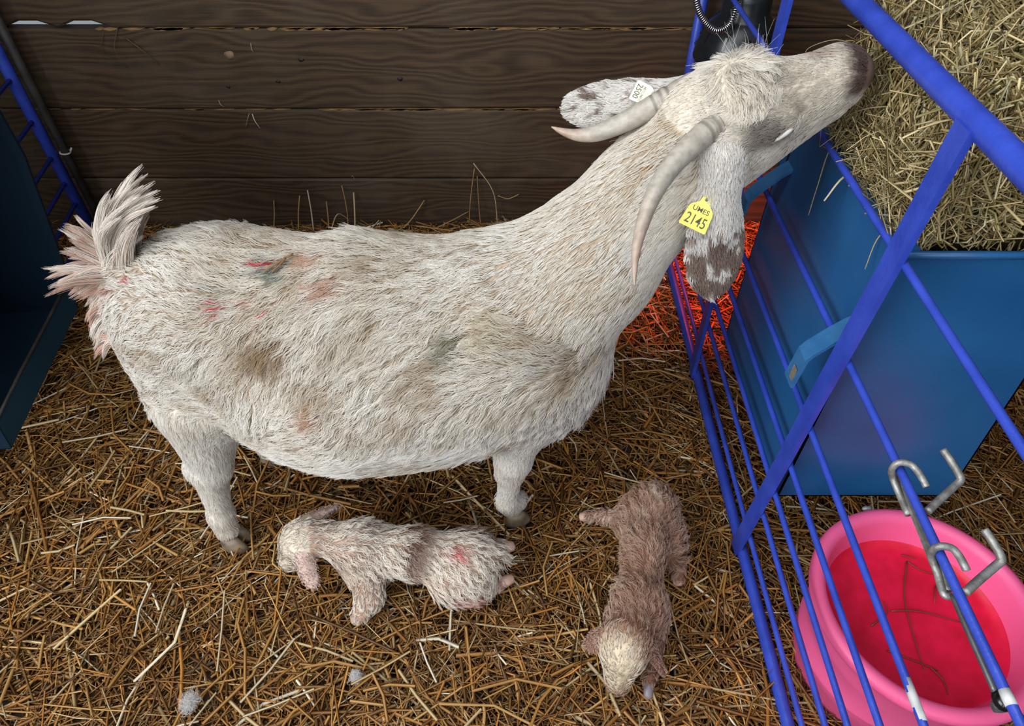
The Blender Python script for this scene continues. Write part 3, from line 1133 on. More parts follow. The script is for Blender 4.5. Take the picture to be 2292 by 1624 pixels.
# straws floating in the tub
for pts, lab in (
    ([(0.7333, 0.6161, 0.183), (0.6998, 0.5426, 0.183), (0.6871, 0.4634, 0.183), (0.6837, 0.4192, 0.183)], 'long thin straw running lengthwise down the middle of the pink tub'),
    ([(0.7333, 0.6161, 0.183), (0.7507, 0.5983, 0.183), (0.7716, 0.5895, 0.183)], 'short straw leaning right from the top of the long one in the tub'),
    ([(0.6676, 0.5213, 0.183), (0.7181, 0.5197, 0.183), (0.78, 0.5005, 0.183)], 'straw lying crosswise over the long one in the pink tub'),
    ([(0.6334, 0.4521, 0.183), (0.6689, 0.4373, 0.183), (0.7059, 0.4192, 0.183)], 'dark straw slanting along the near side of the tub floor'),
    ([(0.6942, 0.4264, 0.183), (0.7071, 0.405, 0.183), (0.7062, 0.3822, 0.183)], 'curved straw nearest the photographer in the pink tub'),
    ([(0.6224, 0.4942, 0.183), (0.6586, 0.5181, 0.183), (0.6608, 0.5385, 0.183)], 'bent straw at the left side of the tub floor'),
    ([(0.7656, 0.5679, 0.183), (0.7495, 0.5344, 0.183)], 'short straight straw below the bracket in the pink tub'),
    ([(0.7283, 0.6288, 0.183), (0.7448, 0.6237, 0.183), (0.7526, 0.6204, 0.183)], 'tiny crooked straw at the far side of the tub floor'),
):
    stalk_obj('straw_stalk', bez(pts, 5) if len(pts) > 2 else pts, 0.0016, (0.20, 0.05, 0.02), lab, 'straw', 'straws in the pink tub', taper=0.5)

# ================================================================ ANIMALS: signed distance modelling
def sd_cone(P, a, b, ra, rb):
    a, b = V3(a), V3(b)
    ab = b - a
    t = np.clip(((P - a) @ ab) / (ab @ ab), 0, 1)
    t = t[..., None]
    return np.linalg.norm(P - (a + ab * t), axis=-1) - (ra + (rb - ra) * t[..., 0])


def sd_ell(P, c, r, rot=None):
    q = P - V3(c)
    if rot is not None:
        q = q @ rot
    r = V3(r)
    k0 = np.linalg.norm(q / r, axis=-1)
    k1 = np.linalg.norm(q / (r * r), axis=-1) + 1e-9
    return k0 * (k0 - 1.0) / k1


def smin(a, b, k):
    h = np.clip(0.5 + 0.5 * (b - a) / k, 0, 1)
    return b + (a - b) * h - k * h * (1 - h)


class Sculpt:
    """cones and ellipsoids blended into one continuous surface"""

    def __init__(self, vox):
        self.vox = vox
        self.pr = []

    def cone(self, a, b, ra, rb, k=0.03, reg='body'):
        r = max(ra, rb)
        lo = np.minimum(V3(a), V3(b)) - r
        hi = np.maximum(V3(a), V3(b)) + r
        self.pr.append(('c', (a, b, ra, rb), k, reg, lo, hi))

    def ell(self, c, r, k=0.03, reg='body', rot=None):
        m = max(r) if rot is not None else None
        lo = V3(c) - (V3(r) if m is None else m)
        hi = V3(c) + (V3(r) if m is None else m)
        self.pr.append(('e', (c, r, rot), k, reg, lo, hi))

    def ev(self, p, P):
        if p[0] == 'c':
            return sd_cone(P, *p[1])
        return sd_ell(P, *p[1])

    def surface(self):
        vx = self.vox
        pad = 0.05
        lo = np.min([p[4] for p in self.pr], axis=0) - pad
        hi = np.max([p[5] for p in self.pr], axis=0) + pad
        n = np.ceil((hi - lo) / vx).astype(int) + 1
        G = np.full(n, 1.0, dtype=np.float64)
        for p in self.pr:
            e = 0.045 + abs(p[2])
            i0 = np.maximum(np.floor((p[4] - e - lo) / vx).astype(int), 0)
            i1 = np.minimum(np.ceil((p[5] + e - lo) / vx).astype(int) + 1, n)
            ax = [lo[k] + vx * np.arange(i0[k], i1[k]) for k in range(3)]
            X = np.stack(np.meshgrid(*ax, indexing='ij'), -1)
            d = self.ev(p, X)
            sl = tuple(slice(i0[k], i1[k]) for k in range(3))
            G[sl] = smin(G[sl], d, p[2]) if p[2] > 0 else -smin(-G[sl], d, -p[2])
        self.G, self.lo = G, lo
        return self._nets(G, lo, vx)

    @staticmethod
    def _nets(G, lo, vx):
        ins = G < 0
        nx, ny, nz = G.shape
        cs = np.zeros((nx - 1, ny - 1, nz - 1, 3))
        cn = np.zeros((nx - 1, ny - 1, nz - 1))
        off = [(a, b, c) for a in (0, 1) for b in (0, 1) for c in (0, 1)]

        def sub(A, o):
            return A[o[0]:nx - 1 + o[0], o[1]:ny - 1 + o[1], o[2]:nz - 1 + o[2]]
        for o in off:
            for k in range(3):
                if o[k] == 0:
                    o2 = list(o)
                    o2[k] = 1
                    a, b = sub(G, o), sub(G, o2)
                    cr = (a < 0) != (b < 0)
                    t = np.where(cr, a / np.where(cr, a - b, 1), 0)
                    for m in range(3):
                        cs[..., m] += np.where(cr, o[m] + (t if m == k else 0), 0)
                    cn += cr
        act = cn > 0
        idx = np.full(act.shape, -1, dtype=np.int64)
        idx[act] = np.arange(act.sum())
        ii = np.argwhere(act)
        V = lo + vx * (ii + cs[act] / cn[act][:, None])
        F = []
        for k in range(3):
            u, v = (k + 1) % 3, (k + 2) % 3
            s1 = [slice(None)] * 3
            s2 = [slice(None)] * 3
            s1[k] = slice(0, -1)
            s2[k] = slice(1, None)
            A, B = ins[tuple(s1)], ins[tuple(s2)]
            for (e, flip) in ((A & ~B, False), (~A & B, True)):
                q = np.argwhere(e)
                ok = (q[:, u] > 0) & (q[:, v] > 0) & (q[:, u] < G.shape[u] - 1) & (q[:, v] < G.shape[v] - 1)
                q = q[ok]

                def cell(du, dv):
                    r = q.copy()
                    r[:, u] -= du
                    r[:, v] -= dv
                    return idx[r[:, 0], r[:, 1], r[:, 2]]
                f = np.stack([cell(1, 1), cell(0, 1), cell(0, 0), cell(1, 0)], 1)
                if flip:
                    f = f[:, ::-1]
                F.append(f)
        F = np.concatenate(F)
        F = F[(F >= 0).all(1)]
        return V, F

    def field(self, P):
        q = (P - self.lo) / self.vox
        i = np.clip(np.floor(q).astype(int), 0, np.array(self.G.shape) - 2)
        f = q - i
        r = 0
        for a in (0, 1):
            for b in (0, 1):
                for c in (0, 1):
                    w = (f[:, 0] if a else 1 - f[:, 0]) * (f[:, 1] if b else 1 - f[:, 1]) * (f[:, 2] if c else 1 - f[:, 2])
                    r = r + w * self.G[i[:, 0] + a, i[:, 1] + b, i[:, 2] + c]
        return r

    def normal(self, P):
        e = self.vox
        g = np.stack([self.field(P + V3(d) * e) - self.field(P - V3(d) * e) for d in ((1, 0, 0), (0, 1, 0), (0, 0, 1))], 1)
        return g / (np.linalg.norm(g, axis=1, keepdims=True) + 1e-9)

    def regions(self, P):
        names = []
        for p in self.pr:
            if p[3] not in names:
                names.append(p[3])
        D = np.full((len(names), len(P)), 9.0)
        for p in self.pr:
            if p[2] < 0:
                continue
            D[names.index(p[3])] = np.minimum(D[names.index(p[3])], self.ev(p, P))
        return np.array(names)[np.argmin(D, axis=0)]


def sample_surface(V, F, n, rs, weight=None):
    tri = np.concatenate([F[:, [0, 1, 2]], F[:, [0, 2, 3]]])
    a, b, c = V[tri[:, 0]], V[tri[:, 1]], V[tri[:, 2]]
    A = 0.5 * np.linalg.norm(np.cross(b - a, c - a), axis=1)
    if weight is not None:
        A = A * weight((a + b + c) / 3)
    cdf = np.cumsum(A)
    k = np.searchsorted(cdf, rs.random(n) * cdf[-1])
    r1, r2 = np.sqrt(rs.random(n)), rs.random(n)
    return (1 - r1)[:, None] * a[k] + (r1 * (1 - r2))[:, None] * b[k] + (r1 * r2)[:, None] * c[k]


def hair_object(name, P, r0, r1, col, mat, parent, under=(1.0, 1.0, 1.0)):
    n, k, _ = P.shape
    hc = bpy.data.hair_curves.new(name)
    hc.add_curves([k] * n)
    org = ORG[parent.name]
    hc.attributes['position'].data.foreach_set('vector', (P - org).astype(np.float32).ravel())
    ra = hc.attributes.get('radius') or hc.attributes.new('radius', 'FLOAT', 'POINT')
    t = np.linspace(0, 1, k)
    rr = (np.asarray(r0).reshape(-1, 1) * (1 - t ** 1.6)[None] + np.asarray(r1).reshape(-1, 1) * (t ** 1.6)[None])
    ra.data.foreach_set('value', np.broadcast_to(rr, (n, k)).astype(np.float32).ravel())
    ca = hc.attributes.new('col', 'FLOAT_COLOR', 'POINT')
    c4 = np.ones((n, k, 4), dtype=np.float32)
    mixr = np.clip(t * 1.7, 0, 1)[None, :, None]
    c4[:, :, :3] = col[:, None, :] * (np.asarray(under, dtype=float).reshape((-1, 1, 3)) * (1 - mixr) + mixr)  # darkened roots paint in the occlusion between locks
    ca.data.foreach_set('color', c4.ravel())
    hc.materials.append(mat)
    o = bpy.data.objects.new(name, hc)
    COL.objects.link(o)
    o.parent = parent
    return o


def grow(S, roots, flow, L, lift, clump, cell, wave, rs, k=6, droop=0.0, wl=0.018):
    """hair polylines lying along flow, gathered in locks"""
    n = len(roots)
    N_ = S.normal(roots)
    fl = flow - N_ * np.sum(flow * N_, axis=1, keepdims=True)
    fl /= np.linalg.norm(fl, axis=1, keepdims=True) + 1e-9
    # locks
    jit = np.stack([vnoise(roots, 60, 5), vnoise(roots, 60, 6), vnoise(roots, 60, 7)], 1) - 0.5
    key = np.floor((roots + jit * cell * 1.3) / cell).astype(np.int64)
    hk = key[:, 0] * 73856093 ^ key[:, 1] * 19349663 ^ key[:, 2] * 83492791
    _, inv, cnt = np.unique(hk, return_inverse=True, return_counts=True)
    m = len(cnt)

    def mean(A):
        r = np.zeros((m, A.shape[1]))
        np.add.at(r, inv, A)
        return r / cnt[:, None]
    cc = mean(roots)
    cf = mean(fl)
    crot = rs.normal(0, 1, m)[inv]
    clen = (1 + rs.normal(0, 0.14, m))[inv]
    cph = rs.uniform(0, 6.28, m)[inv]
    clift = (1 + rs.normal(0, 0.35, m).clip(-0.8, 1.2))[inv]
    F2 = 0.35 * fl + 0.65 * cf[inv]
    side = np.cross(N_, F2)
    side /= np.linalg.norm(side, axis=1, keepdims=True) + 1e-9
    F2 = F2 + side * (crot * 0.13 + rs.normal(0, 0.08, n))[:, None]
    F2 /= np.linalg.norm(F2, axis=1, keepdims=True) + 1e-9
    L = L * clen * (1 + rs.normal(0, 0.12, n))
    lift = lift * clift
    P = np.zeros((n, k, 3))
    P[:, 0] = roots - N_ * 0.001
    pos = roots.copy()
    dirn = None
    cl = np.asarray(clump).reshape(-1, 1) * np.ones((n, 1))
    for i in range(1, k):
        t = i / (k - 1)
        up = (lift * (1.0 - 0.75 * t))[:, None]
        dirn = F2 + N_ * up
        dirn = dirn + V3((0, 0, -1)) * droop * t
        dirn /= np.linalg.norm(dirn, axis=1, keepdims=True) + 1e-9
        pos = pos + dirn * (L / (k - 1))[:, None]
        q = pos + (cc[inv] - roots) * cl * (t ** 1.3)
        sarc = t * L
        q = q + side * (wave * t ** 0.7 * np.sin(sarc / wl * 6.28 + cph))[:, None]
        # keep the hair outside the body it lies on
        d = S.field(q)
        pen = np.clip(0.0015 + 0.003 * t - d, 0, 0.03)
        q = q + S.normal(q) * pen[:, None]
        P[:, i] = q
    return P


def lerp(a, b, t):
    return a + (b - a) * np.asarray(t)[:, None]


def blob(P, c, r):
    """1 inside a soft ball"""
    d = np.linalg.norm((P - V3(c)) / (V3(r) if hasattr(r, '__len__') else r), axis=1)
    return np.clip(1.6 - 1.6 * d, 0, 1)


def frame_rot(l, w):
    """columns: length, width, thickness"""
    l = V3(l) / np.linalg.norm(l)
    w = V3(w) - l * np.dot(l, V3(w))
    w = w / np.linalg.norm(w)
    t = np.cross(l, w)
    return np.stack([l, w, t], 1)


# ================================================================ THE DOE
G = Sculpt(0.0065)
# trunk
G.ell((-0.555, 0.885, 0.565), (0.135, 0.112, 0.125), 0.04)
G.ell((-0.47, 0.888, 0.565), (0.16, 0.135, 0.135), 0.05)
G.ell((-0.285, 0.870, 0.468), (0.26, 0.212, 0.212), 0.06)
G.ell((-0.13, 0.870, 0.480), (0.22, 0.195, 0.198), 0.06)
G.ell((0.00, 0.873, 0.515), (0.17, 0.155, 0.180), 0.06)
G.ell((-0.005, 0.880, 0.598), (0.12, 0.070, 0.085), 0.05)
G.cone((-0.52, 0.89, 0.634), (-0.25, 0.885, 0.634), 0.050, 0.050, 0.06)
G.cone((-0.25, 0.885, 0.634), (-0.03, 0.88, 0.632), 0.050, 0.045, 0.06)
G.ell((-0.485, 0.965, 0.628), (0.045, 0.03, 0.032), 0.05)      # hip bones
G.ell((-0.485, 0.812, 0.628), (0.045, 0.03, 0.032), 0.05)
G.ell((0.065, 0.872, 0.455), (0.095, 0.10, 0.125), 0.06)       # brisket
G.ell((-0.42, 0.885, 0.315), (0.075, 0.085, 0.075), 0.03)       # udder
# neck
G.cone((0.02, 0.875, 0.575), (0.125, 0.895, 0.660), 0.130, 0.102, 0.05, 'neck')
G.cone((0.125, 0.895, 0.660), (0.205, 0.918, 0.765), 0.100, 0.082, 0.05, 'neck')
G.cone((0.205, 0.918, 0.765), (0.272, 0.925, 0.855), 0.080, 0.068, 0.04, 'neck')
# head
G.ell((0.300, 0.925, 0.893), (0.080, 0.068, 0.068), 0.03, 'head')
G.ell((0.322, 0.936, 0.930), (0.050, 0.048, 0.038), 0.03, 'head')
G.cone((0.345, 0.930, 0.905), (0.455, 0.950, 0.943), 0.056, 0.034, 0.03, 'head')
G.cone((0.455, 0.950, 0.943), (0.472, 0.952, 0.945), 0.034, 0.030, 0.02, 'head')
G.cone((0.318, 0.920, 0.842), (0.440, 0.945, 0.908), 0.050, 0.027, 0.03, 'head')
G.ell((0.357, 0.876, 0.910), (0.026, 0.016, 0.018), 0.02, 'head')
G.ell((0.350, 0.985, 0.925), (0.026, 0.016, 0.018), 0.02, 'head')
# ears
NE_B, NE_T = V3((0.288, 0.862, 0.872)), V3((0.313, 0.800, 0.664))
rot_ne = frame_rot(NE_T - NE_B, (1, 0.35, 0.0))
G.ell(tuple(NE_B * 0.38 + NE_T * 0.62 + V3((-0.004, 0, 0))), (0.080, 0.048, 0.0085), 0.02, 'ear_near', rot_ne)
G.cone(tuple(NE_B), tuple(NE_B * 0.5 + NE_T * 0.5), 0.024, 0.014, 0.03, 'ear_near')
FE_B, FE_T = V3((0.262, 0.978, 0.898)), V3((0.082, 1.018, 0.872))
rot_fe = frame_rot(FE_T - FE_B, (0.05, 0.72, 0.69))
G.ell(tuple(FE_B * 0.42 + FE_T * 0.58 + V3((0, 0, -0.007))), (0.082, 0.037, 0.0085), 0.02, 'ear_far', rot_fe)
G.cone(tuple(FE_B), tuple(FE_B * 0.55 + FE_T * 0.45), 0.022, 0.013, 0.03, 'ear_far')
# near hind leg
G.ell((-0.560, 0.835, 0.455), (0.105, 0.072, 0.150), 0.05, 'body')
G.cone((-0.572, 0.815, 0.40), (-0.588, 0.785, 0.245), 0.074, 0.036, 0.04, 'leg')
G.cone((-0.595, 0.780, 0.240), (-0.612, 0.768, 0.095), 0.031, 0.019, 0.02, 'leg')
G.cone((-0.612, 0.768, 0.095), (-0.612, 0.762, 0.045), 0.023, 0.022, 0.02, 'leg')
G.ell((-0.624, 0.785, 0.245), (0.016, 0.02, 0.022), 0.02, 'leg')
# far hind leg
G.ell((-0.560, 0.945, 0.455), (0.105, 0.070, 0.150), 0.05, 'body')
G.cone((-0.555, 0.955, 0.40), (-0.565, 0.985, 0.245), 0.075, 0.043, 0.04, 'leg')
G.cone((-0.57, 0.985, 0.240), (-0.585, 0.985, 0.095), 0.038, 0.026, 0.02, 'leg')
G.cone((-0.585, 0.985, 0.095), (-0.580, 0.985, 0.045), 0.028, 0.026, 0.02, 'leg')
# near fore leg
G.ell((0.035, 0.815, 0.475), (0.085, 0.062, 0.145), 0.05, 'body')
G.cone((0.020, 0.800, 0.40), (0.002, 0.782, 0.270), 0.055, 0.032, 0.03, 'leg')
G.cone((0.002, 0.782, 0.270), (-0.004, 0.785, 0.225), 0.028, 0.025, 0.02, 'leg')
G.cone((-0.004, 0.785, 0.225), (-0.010, 0.810, 0.085), 0.021, 0.018, 0.02, 'leg')
G.cone((-0.010, 0.810, 0.085), (-0.002, 0.820, 0.050), 0.023, 0.023, 0.02, 'leg')
G.ell((0.016, 0.822, 0.070), (0.016, 0.018, 0.018), 0.015, 'leg')
# far fore leg
G.ell((0.035, 0.935, 0.475), (0.085, 0.062, 0.145), 0.05, 'body')
G.cone((0.030, 0.950, 0.40), (0.015, 0.965, 0.265), 0.055, 0.030, 0.03, 'leg')
G.cone((0.015, 0.965, 0.265), (-0.005, 0.965, 0.09), 0.027, 0.020, 0.02, 'leg')
G.cone((-0.005, 0.965, 0.09), (-0.002, 0.965, 0.05), 0.024, 0.023, 0.02, 'leg')
# tail
G.cone((-0.590, 0.885, 0.600), (-0.645, 0.885, 0.650), 0.036, 0.024, 0.03, 'tail')
G.cone((-0.645, 0.885, 0.650), (-0.617, 0.884, 0.715), 0.021, 0.010, 0.02, 'tail')
# hollow of the flank
G.ell((-0.385, 0.655, 0.605), (0.075, 0.045, 0.060), -0.045)

GV, GF = G.surface()
goat = empty('goat', (-0.28, 0.875, 0.0))
tag(goat, 'large white horned doe standing with her muzzle in the hay', 'goat')

WHITE = V3((0.86, 0.845, 0.82))
CREAM = V3((0.70, 0.62, 0.49))
TAN = V3((0.40, 0.295, 0.18))
BROWN = V3((0.145, 0.085, 0.058))
GREYB = V3((0.13, 0.10, 0.088))


def goat_col(P, reg, rs_, hair=True):
    n = len(P)
    a = vnoise(P, 7, 1)
    b = vnoise(P, 19, 2)
    c = vnoise(P, 46, 3)
    j = rs_.random(n) if hair else np.full(n, 0.5)
    # cream tone and painted shading on the upper trunk, whiter low down and behind
    cr = np.clip((P[:, 2] - 0.36) * 3.0, 0, 0.55) * np.clip((P[:, 0] + 0.62) * 4.5, 0.15, 1)
    cr = np.clip(0.75 * cr + 0.45 * (a - 0.5) + 0.5 * (b - 0.5) + 0.5 * (j - 0.5), 0, 0.9)
    col = lerp(np.tile(WHITE, (n, 1)), CREAM, cr)
    up = np.clip((P[:, 2] - 0.42) * 5.0, 0, 1) * (np.isin(reg, ['body']) + 0.35 * (reg == 'neck')) * np.clip(0.25 + 0.9 * b + 0.6 * (j - 0.5), 0, 1)
    col = lerp(col, V3((0.50, 0.44, 0.355)), 0.42 * up)  # grey-tan shading of the upper back painted into the hair
    body = np.isin(reg, ['body'])
    t = body * np.clip((b * 0.6 + c * 0.4 - 0.60) * 3.2, 0, 0.55) * (P[:, 2] > 0.34)
    col = lerp(col, TAN, t)
    # the soiled patches on her flank and back
    for (cx, rx, cc, s_) in GOAT_MARKS:
        w_ = blob(P, cx, rx) * s_ * np.clip(0.45 + 1.1 * c + 0.5 * (j - 0.5), 0, 1)
        col = lerp(col, V3(cc), np.clip(w_, 0, 0.92))
    hd = reg == 'head'
    col[hd] = lerp(col[hd], V3((0.80, 0.755, 0.68)), np.full(hd.sum(), 0.55))
    # dark muzzle
    w_ = hd * np.clip((P[:, 0] - 0.445) / 0.02, 0, 1) * np.clip((P[:, 2] - 0.928) / 0.012, 0, 1)
    col = lerp(col, V3((0.10, 0.055, 0.045)), w_ * 0.92)
    w_ = hd * blob(P, (0.425, 0.955, 0.977), (0.035, 0.03, 0.02)) * 0.6
    col = lerp(col, V3((0.30, 0.20, 0.15)), w_)
    # round the near eye
    w_ = hd * np.clip(blob(P, (0.345, 0.868, 0.905), (0.042, 0.030, 0.030)) * 1.3 + blob(P, (0.315, 0.868, 0.885), (0.03, 0.02, 0.018)) * 0.6, 0, 1) * (0.5 + 0.5 * c)
    col = lerp(col, GREYB, np.clip(w_ * 1.0, 0, 0.9))
    # freckled ears
    for nm, lim, seed in (('ear_near', 0.46, 4), ('ear_far', 2.0, 8)):
        k = reg == nm
        if not k.any():
            continue
        base, tip = (NE_B, NE_T) if nm == 'ear_near' else (FE_B, FE_T)
        ax = tip - base
        s_ = ((P[k] - base) @ ax) / (ax @ ax)
        col[k] = lerp(np.tile(V3((0.80, 0.79, 0.78)), (k.sum(), 1)), CREAM, 0.25 * j[k])
        nz = vnoise(P[k], 62, seed) * 0.6 + vnoise(P[k], 130, seed + 1) * 0.4
        if nm == 'ear_near':
            thr = np.interp(s_, [0.0, 0.30, 0.42, 0.52, 0.62, 0.90, 1.0], [2, 2, 0.64, 0.54, 0.36, 0.34, 0.72])
        else:
            thr = np.interp(s_, [0.0, 0.25, 0.4, 0.9, 1.0], [2, 0.66, 0.57, 0.57, 0.70])
        m_ = np.clip((nz - thr) * 12 + 0.5 + 0.5 * (j[k] - 0.5), 0, 1)
        col[k] = lerp(col[k], V3((0.17, 0.105, 0.075)), m_ * 0.88)
    # grubby lower legs
    k = reg == 'leg'
    col[k] = lerp(col[k], V3((0.55, 0.43, 0.33)), np.clip((0.10 - P[k][:, 2]) * 6, 0, 0.4))
    w_ = (P[:, 0] > -0.1) * (reg == 'leg') * blob(P, (0.005, 0.79, 0.24), (0.05, 0.05, 0.05)) * 0.6
    col = lerp(col, V3((0.45, 0.18, 0.13)), w_ * c)
    # pink stained tail root
    k = blob(P, (-0.665, 0.86, 0.595), (0.05, 0.06, 0.07))
    col = lerp(col, V3((0.50, 0.30, 0.24)), k * (0.25 + 0.5 * c))
    return np.clip(col * np.array([0.97, 0.95, 0.92]), 0.01, 0.9)


GOAT_MARKS = [
    ((-0.352, 0.846, 0.690), (0.026, 0.024, 0.03), (0.15, 0.21, 0.185), 1.3),
    ((-0.44, 0.80, 0.655), (0.05, 0.02, 0.03), (0.30, 0.33, 0.30), 0.45),
    ((-0.295, 0.86, 0.695), (0.034, 0.022, 0.03), (0.45, 0.22, 0.13), 0.8),
    ((-0.262, 0.815, 0.680), (0.034, 0.022, 0.03), (0.45, 0.20, 0.12), 0.75),
    ((-0.365, 0.742, 0.622), (0.062, 0.036, 0.040), (0.32, 0.22, 0.13), 1.1),
    ((-0.300, 0.700, 0.570), (0.045, 0.030, 0.045), (0.40, 0.30, 0.19), 0.7),
    ((-0.085, 0.738, 0.622), (0.026, 0.035, 0.055), (0.25, 0.235, 0.165), 0.95),
    ((-0.020, 0.752, 0.640), (0.045, 0.05, 0.06), (0.56, 0.49, 0.34), 0.7),
    ((-0.305, 0.672, 0.537), (0.018, 0.025, 0.035), (0.48, 0.24, 0.14), 0.8),
    ((-0.150, 0.69, 0.385), (0.11, 0.05, 0.04), (0.48, 0.39, 0.26), 0.5),
    ((-0.368, 0.850, 0.693), (0.008, 0.010, 0.012), (0.55, 0.01, 0.03), 3.0),
    ((-0.428, 0.788, 0.662), (0.008, 0.009, 0.012), (0.55, 0.03, 0.04), 3.0),
    ((-0.388, 0.796, 0.663), (0.004, 0.005, 0.008), (0.60, 0.02, 0.03), 4.0),
    ((-0.360, 0.791, 0.660), (0.004, 0.005, 0.008), (0.60, 0.02, 0.03), 4.0),
    ((-0.590, 0.832, 0.668), (0.007, 0.010, 0.012), (0.50, 0.05, 0.08), 2.5),
    ((-0.636, 0.840, 0.642), (0.006, 0.012, 0.014), (0.50, 0.06, 0.08), 2.2),
    ((0.196, 0.868, 0.846), (0.006, 0.006, 0.010), (0.60, 0.30, 0.04), 2.0),
]

rs = np.random.default_rng(5)
vreg = G.regions(GV)
skin_col = goat_col(GV, vreg, rs, False)
short = np.isin(vreg, ['head', 'ear_near', 'ear_far', 'leg'])
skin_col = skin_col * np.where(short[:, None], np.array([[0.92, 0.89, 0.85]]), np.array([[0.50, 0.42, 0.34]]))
body = mesh_obj('body', GV, GF, M['skin'], goat, True, skin_col)


def view_weight(C):
    """more hair where the pen's open side sees her"""
    w_ = np.ones(len(C))
    w_[(C[:, 1] > 0.97) & (C[:, 2] < 0.55)] = 0.35
    w_[(C[:, 2] < 0.33) & (C[:, 1] > 0.80) & (C[:, 0] > -0.5) & (C[:, 0] < 0.0)] = 0.35
    hd_ = C[:, 0] > 0.25
    w_[hd_] = 2.6
    ear_ = (np.linalg.norm(C - (NE_B + NE_T) / 2, axis=1) < 0.13) & (C[:, 1] < 0.86)
    w_[ear_] = 3.0
    ear_ = (np.linalg.norm(C - (FE_B + FE_T) / 2, axis=1) < 0.10) & (C[:, 1] > 0.97)
    w_[ear_] = 3.0
    return w_


NH = 150000
roots = sample_surface(GV, GF, NH, rs, view_weight)
reg = G.regions(roots)
nrm = G.normal(roots)
# nothing grows on the bare nose pad or inside the straw
ok = ~((roots[:, 0] > 0.480) & (roots[:, 2] > 0.925)) & (roots[:, 2] > 0.03)
roots, reg, nrm = roots[ok], reg[ok], nrm[ok]
NH = len(roots)
flow = np.zeros((NH, 3))
L = np.zeros(NH)
lift = np.full(NH, 0.2)
wave = np.zeros(NH)
clump = np.full(NH, 0.72)
kb = reg == 'body'
low = np.clip((0.62 - roots[:, 2]) / 0.2, 0, 1)
sw1 = (vnoise(roots, 5.0, 31) - 0.5) * 3.2 + (vnoise(roots, 12.0, 32) - 0.5) * 1.8
flow[:] = np.stack([-1.0 + 0.45 * low + 0 * low, np.sign(roots[:, 1] - 0.88) * 0.15, -0.30 - 1.0 * low], 1)
# swirl the coat in the tangent plane
sd = np.cross(nrm, flow)
ang = sw1 * kb
flow = flow * np.cos(ang)[:, None] + sd * np.sin(ang)[:, None]
L[kb] = 0.040 * (0.7 + 0.7 * vnoise(roots[kb], 9, 33))
rump = np.clip((-0.47 - roots[:, 0]) / 0.12, 0, 1)
L[kb] *= (1 - 0.35 * rump[kb])
wave[kb] = 0.0026
lift[kb] = 0.17
k = reg == 'neck'
flow[k] = np.stack([np.full(k.sum(), -0.75), np.full(k.sum(), -0.1), np.full(k.sum(), -0.75)], 1) + 0.5 * (vnoise(roots[k], 9, 35) - 0.5)[:, None]
L[k] = 0.022
lift[k] = 0.20
wave[k] = 0.0006
clump[k] = 0.35
k = reg == 'head'
hx = roots[k]
fore = np.clip(1 - np.linalg.norm((hx - V3((0.318, 0.925, 0.945))) / V3((0.062, 0.075, 0.05)), axis=1), 0, 1)
fdir = np.stack([np.full(len(hx), -0.9), np.zeros(len(hx)), np.full(len(hx), -0.2)], 1)
whirl = np.stack([0.9 + 0 * hx[:, 0], (hx[:, 1] - 0.935) * 22, -0.1 + 0 * hx[:, 0]], 1)
flow[k] = fdir + whirl * np.clip(fore * 3, 0, 1.6)[:, None] + 0.35 * (vnoise(hx, 30, 36) - 0.5)[:, None]
L[k] = 0.010 + 0.030 * np.clip(fore * 1.8, 0, 1)
lift[k] = 0.16 + 0.22 * np.clip(fore * 2, 0, 1)
clump[k] = 0.10 + 0.68 * np.clip(fore * 2.2, 0, 1)
wave[k] = 0.003 * np.clip(fore * 2, 0, 1)
for nm, bb2, tt2 in (('ear_near', NE_B, NE_T), ('ear_far', FE_B, FE_T)):
    k = reg == nm
    flow[k] = (tt2 - bb2) / np.linalg.norm(tt2 - bb2)
    L[k] = 0.010
    lift[k] = 0.10
    clump[k] = 0.08
k = reg == 'leg'
flow[k] = V3((-0.1, 0, -1))
L[k] = np.interp(roots[k][:, 2], [0.05, 0.2, 0.4], [0.011, 0.013, 0.026])
lift[k] = 0.16
clump[k] = np.interp(roots[k][:, 2], [0.05, 0.25, 0.4], [0.12, 0.2, 0.6])
k = reg == 'tail'
L[k] = 0.0
flow[k] = V3((-0.2, 0, 1))
ok = L > 0
roots, reg, flow, L, lift, wave, clump = [a_[ok] for a_ in (roots, reg, flow, L, lift, wave, clump)]
P = grow(G, roots, flow, L, lift, clump, 0.0150, wave, rs, 7, wl=0.030)
hcol = goat_col(roots, reg, rs)
hcol = np.clip(hcol * (1 + rs.normal(0, 0.07, (len(roots), 1))), 0.01, 0.92)
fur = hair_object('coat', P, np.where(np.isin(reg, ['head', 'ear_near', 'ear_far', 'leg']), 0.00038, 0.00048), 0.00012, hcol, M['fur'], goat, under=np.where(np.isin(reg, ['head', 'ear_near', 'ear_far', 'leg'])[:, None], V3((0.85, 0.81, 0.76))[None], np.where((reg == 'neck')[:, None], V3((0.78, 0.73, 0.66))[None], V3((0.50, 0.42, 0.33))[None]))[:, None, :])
fur['kind'] = 'stuff'
fur['label'] = 'shaggy off white coat with soiled tan patches'

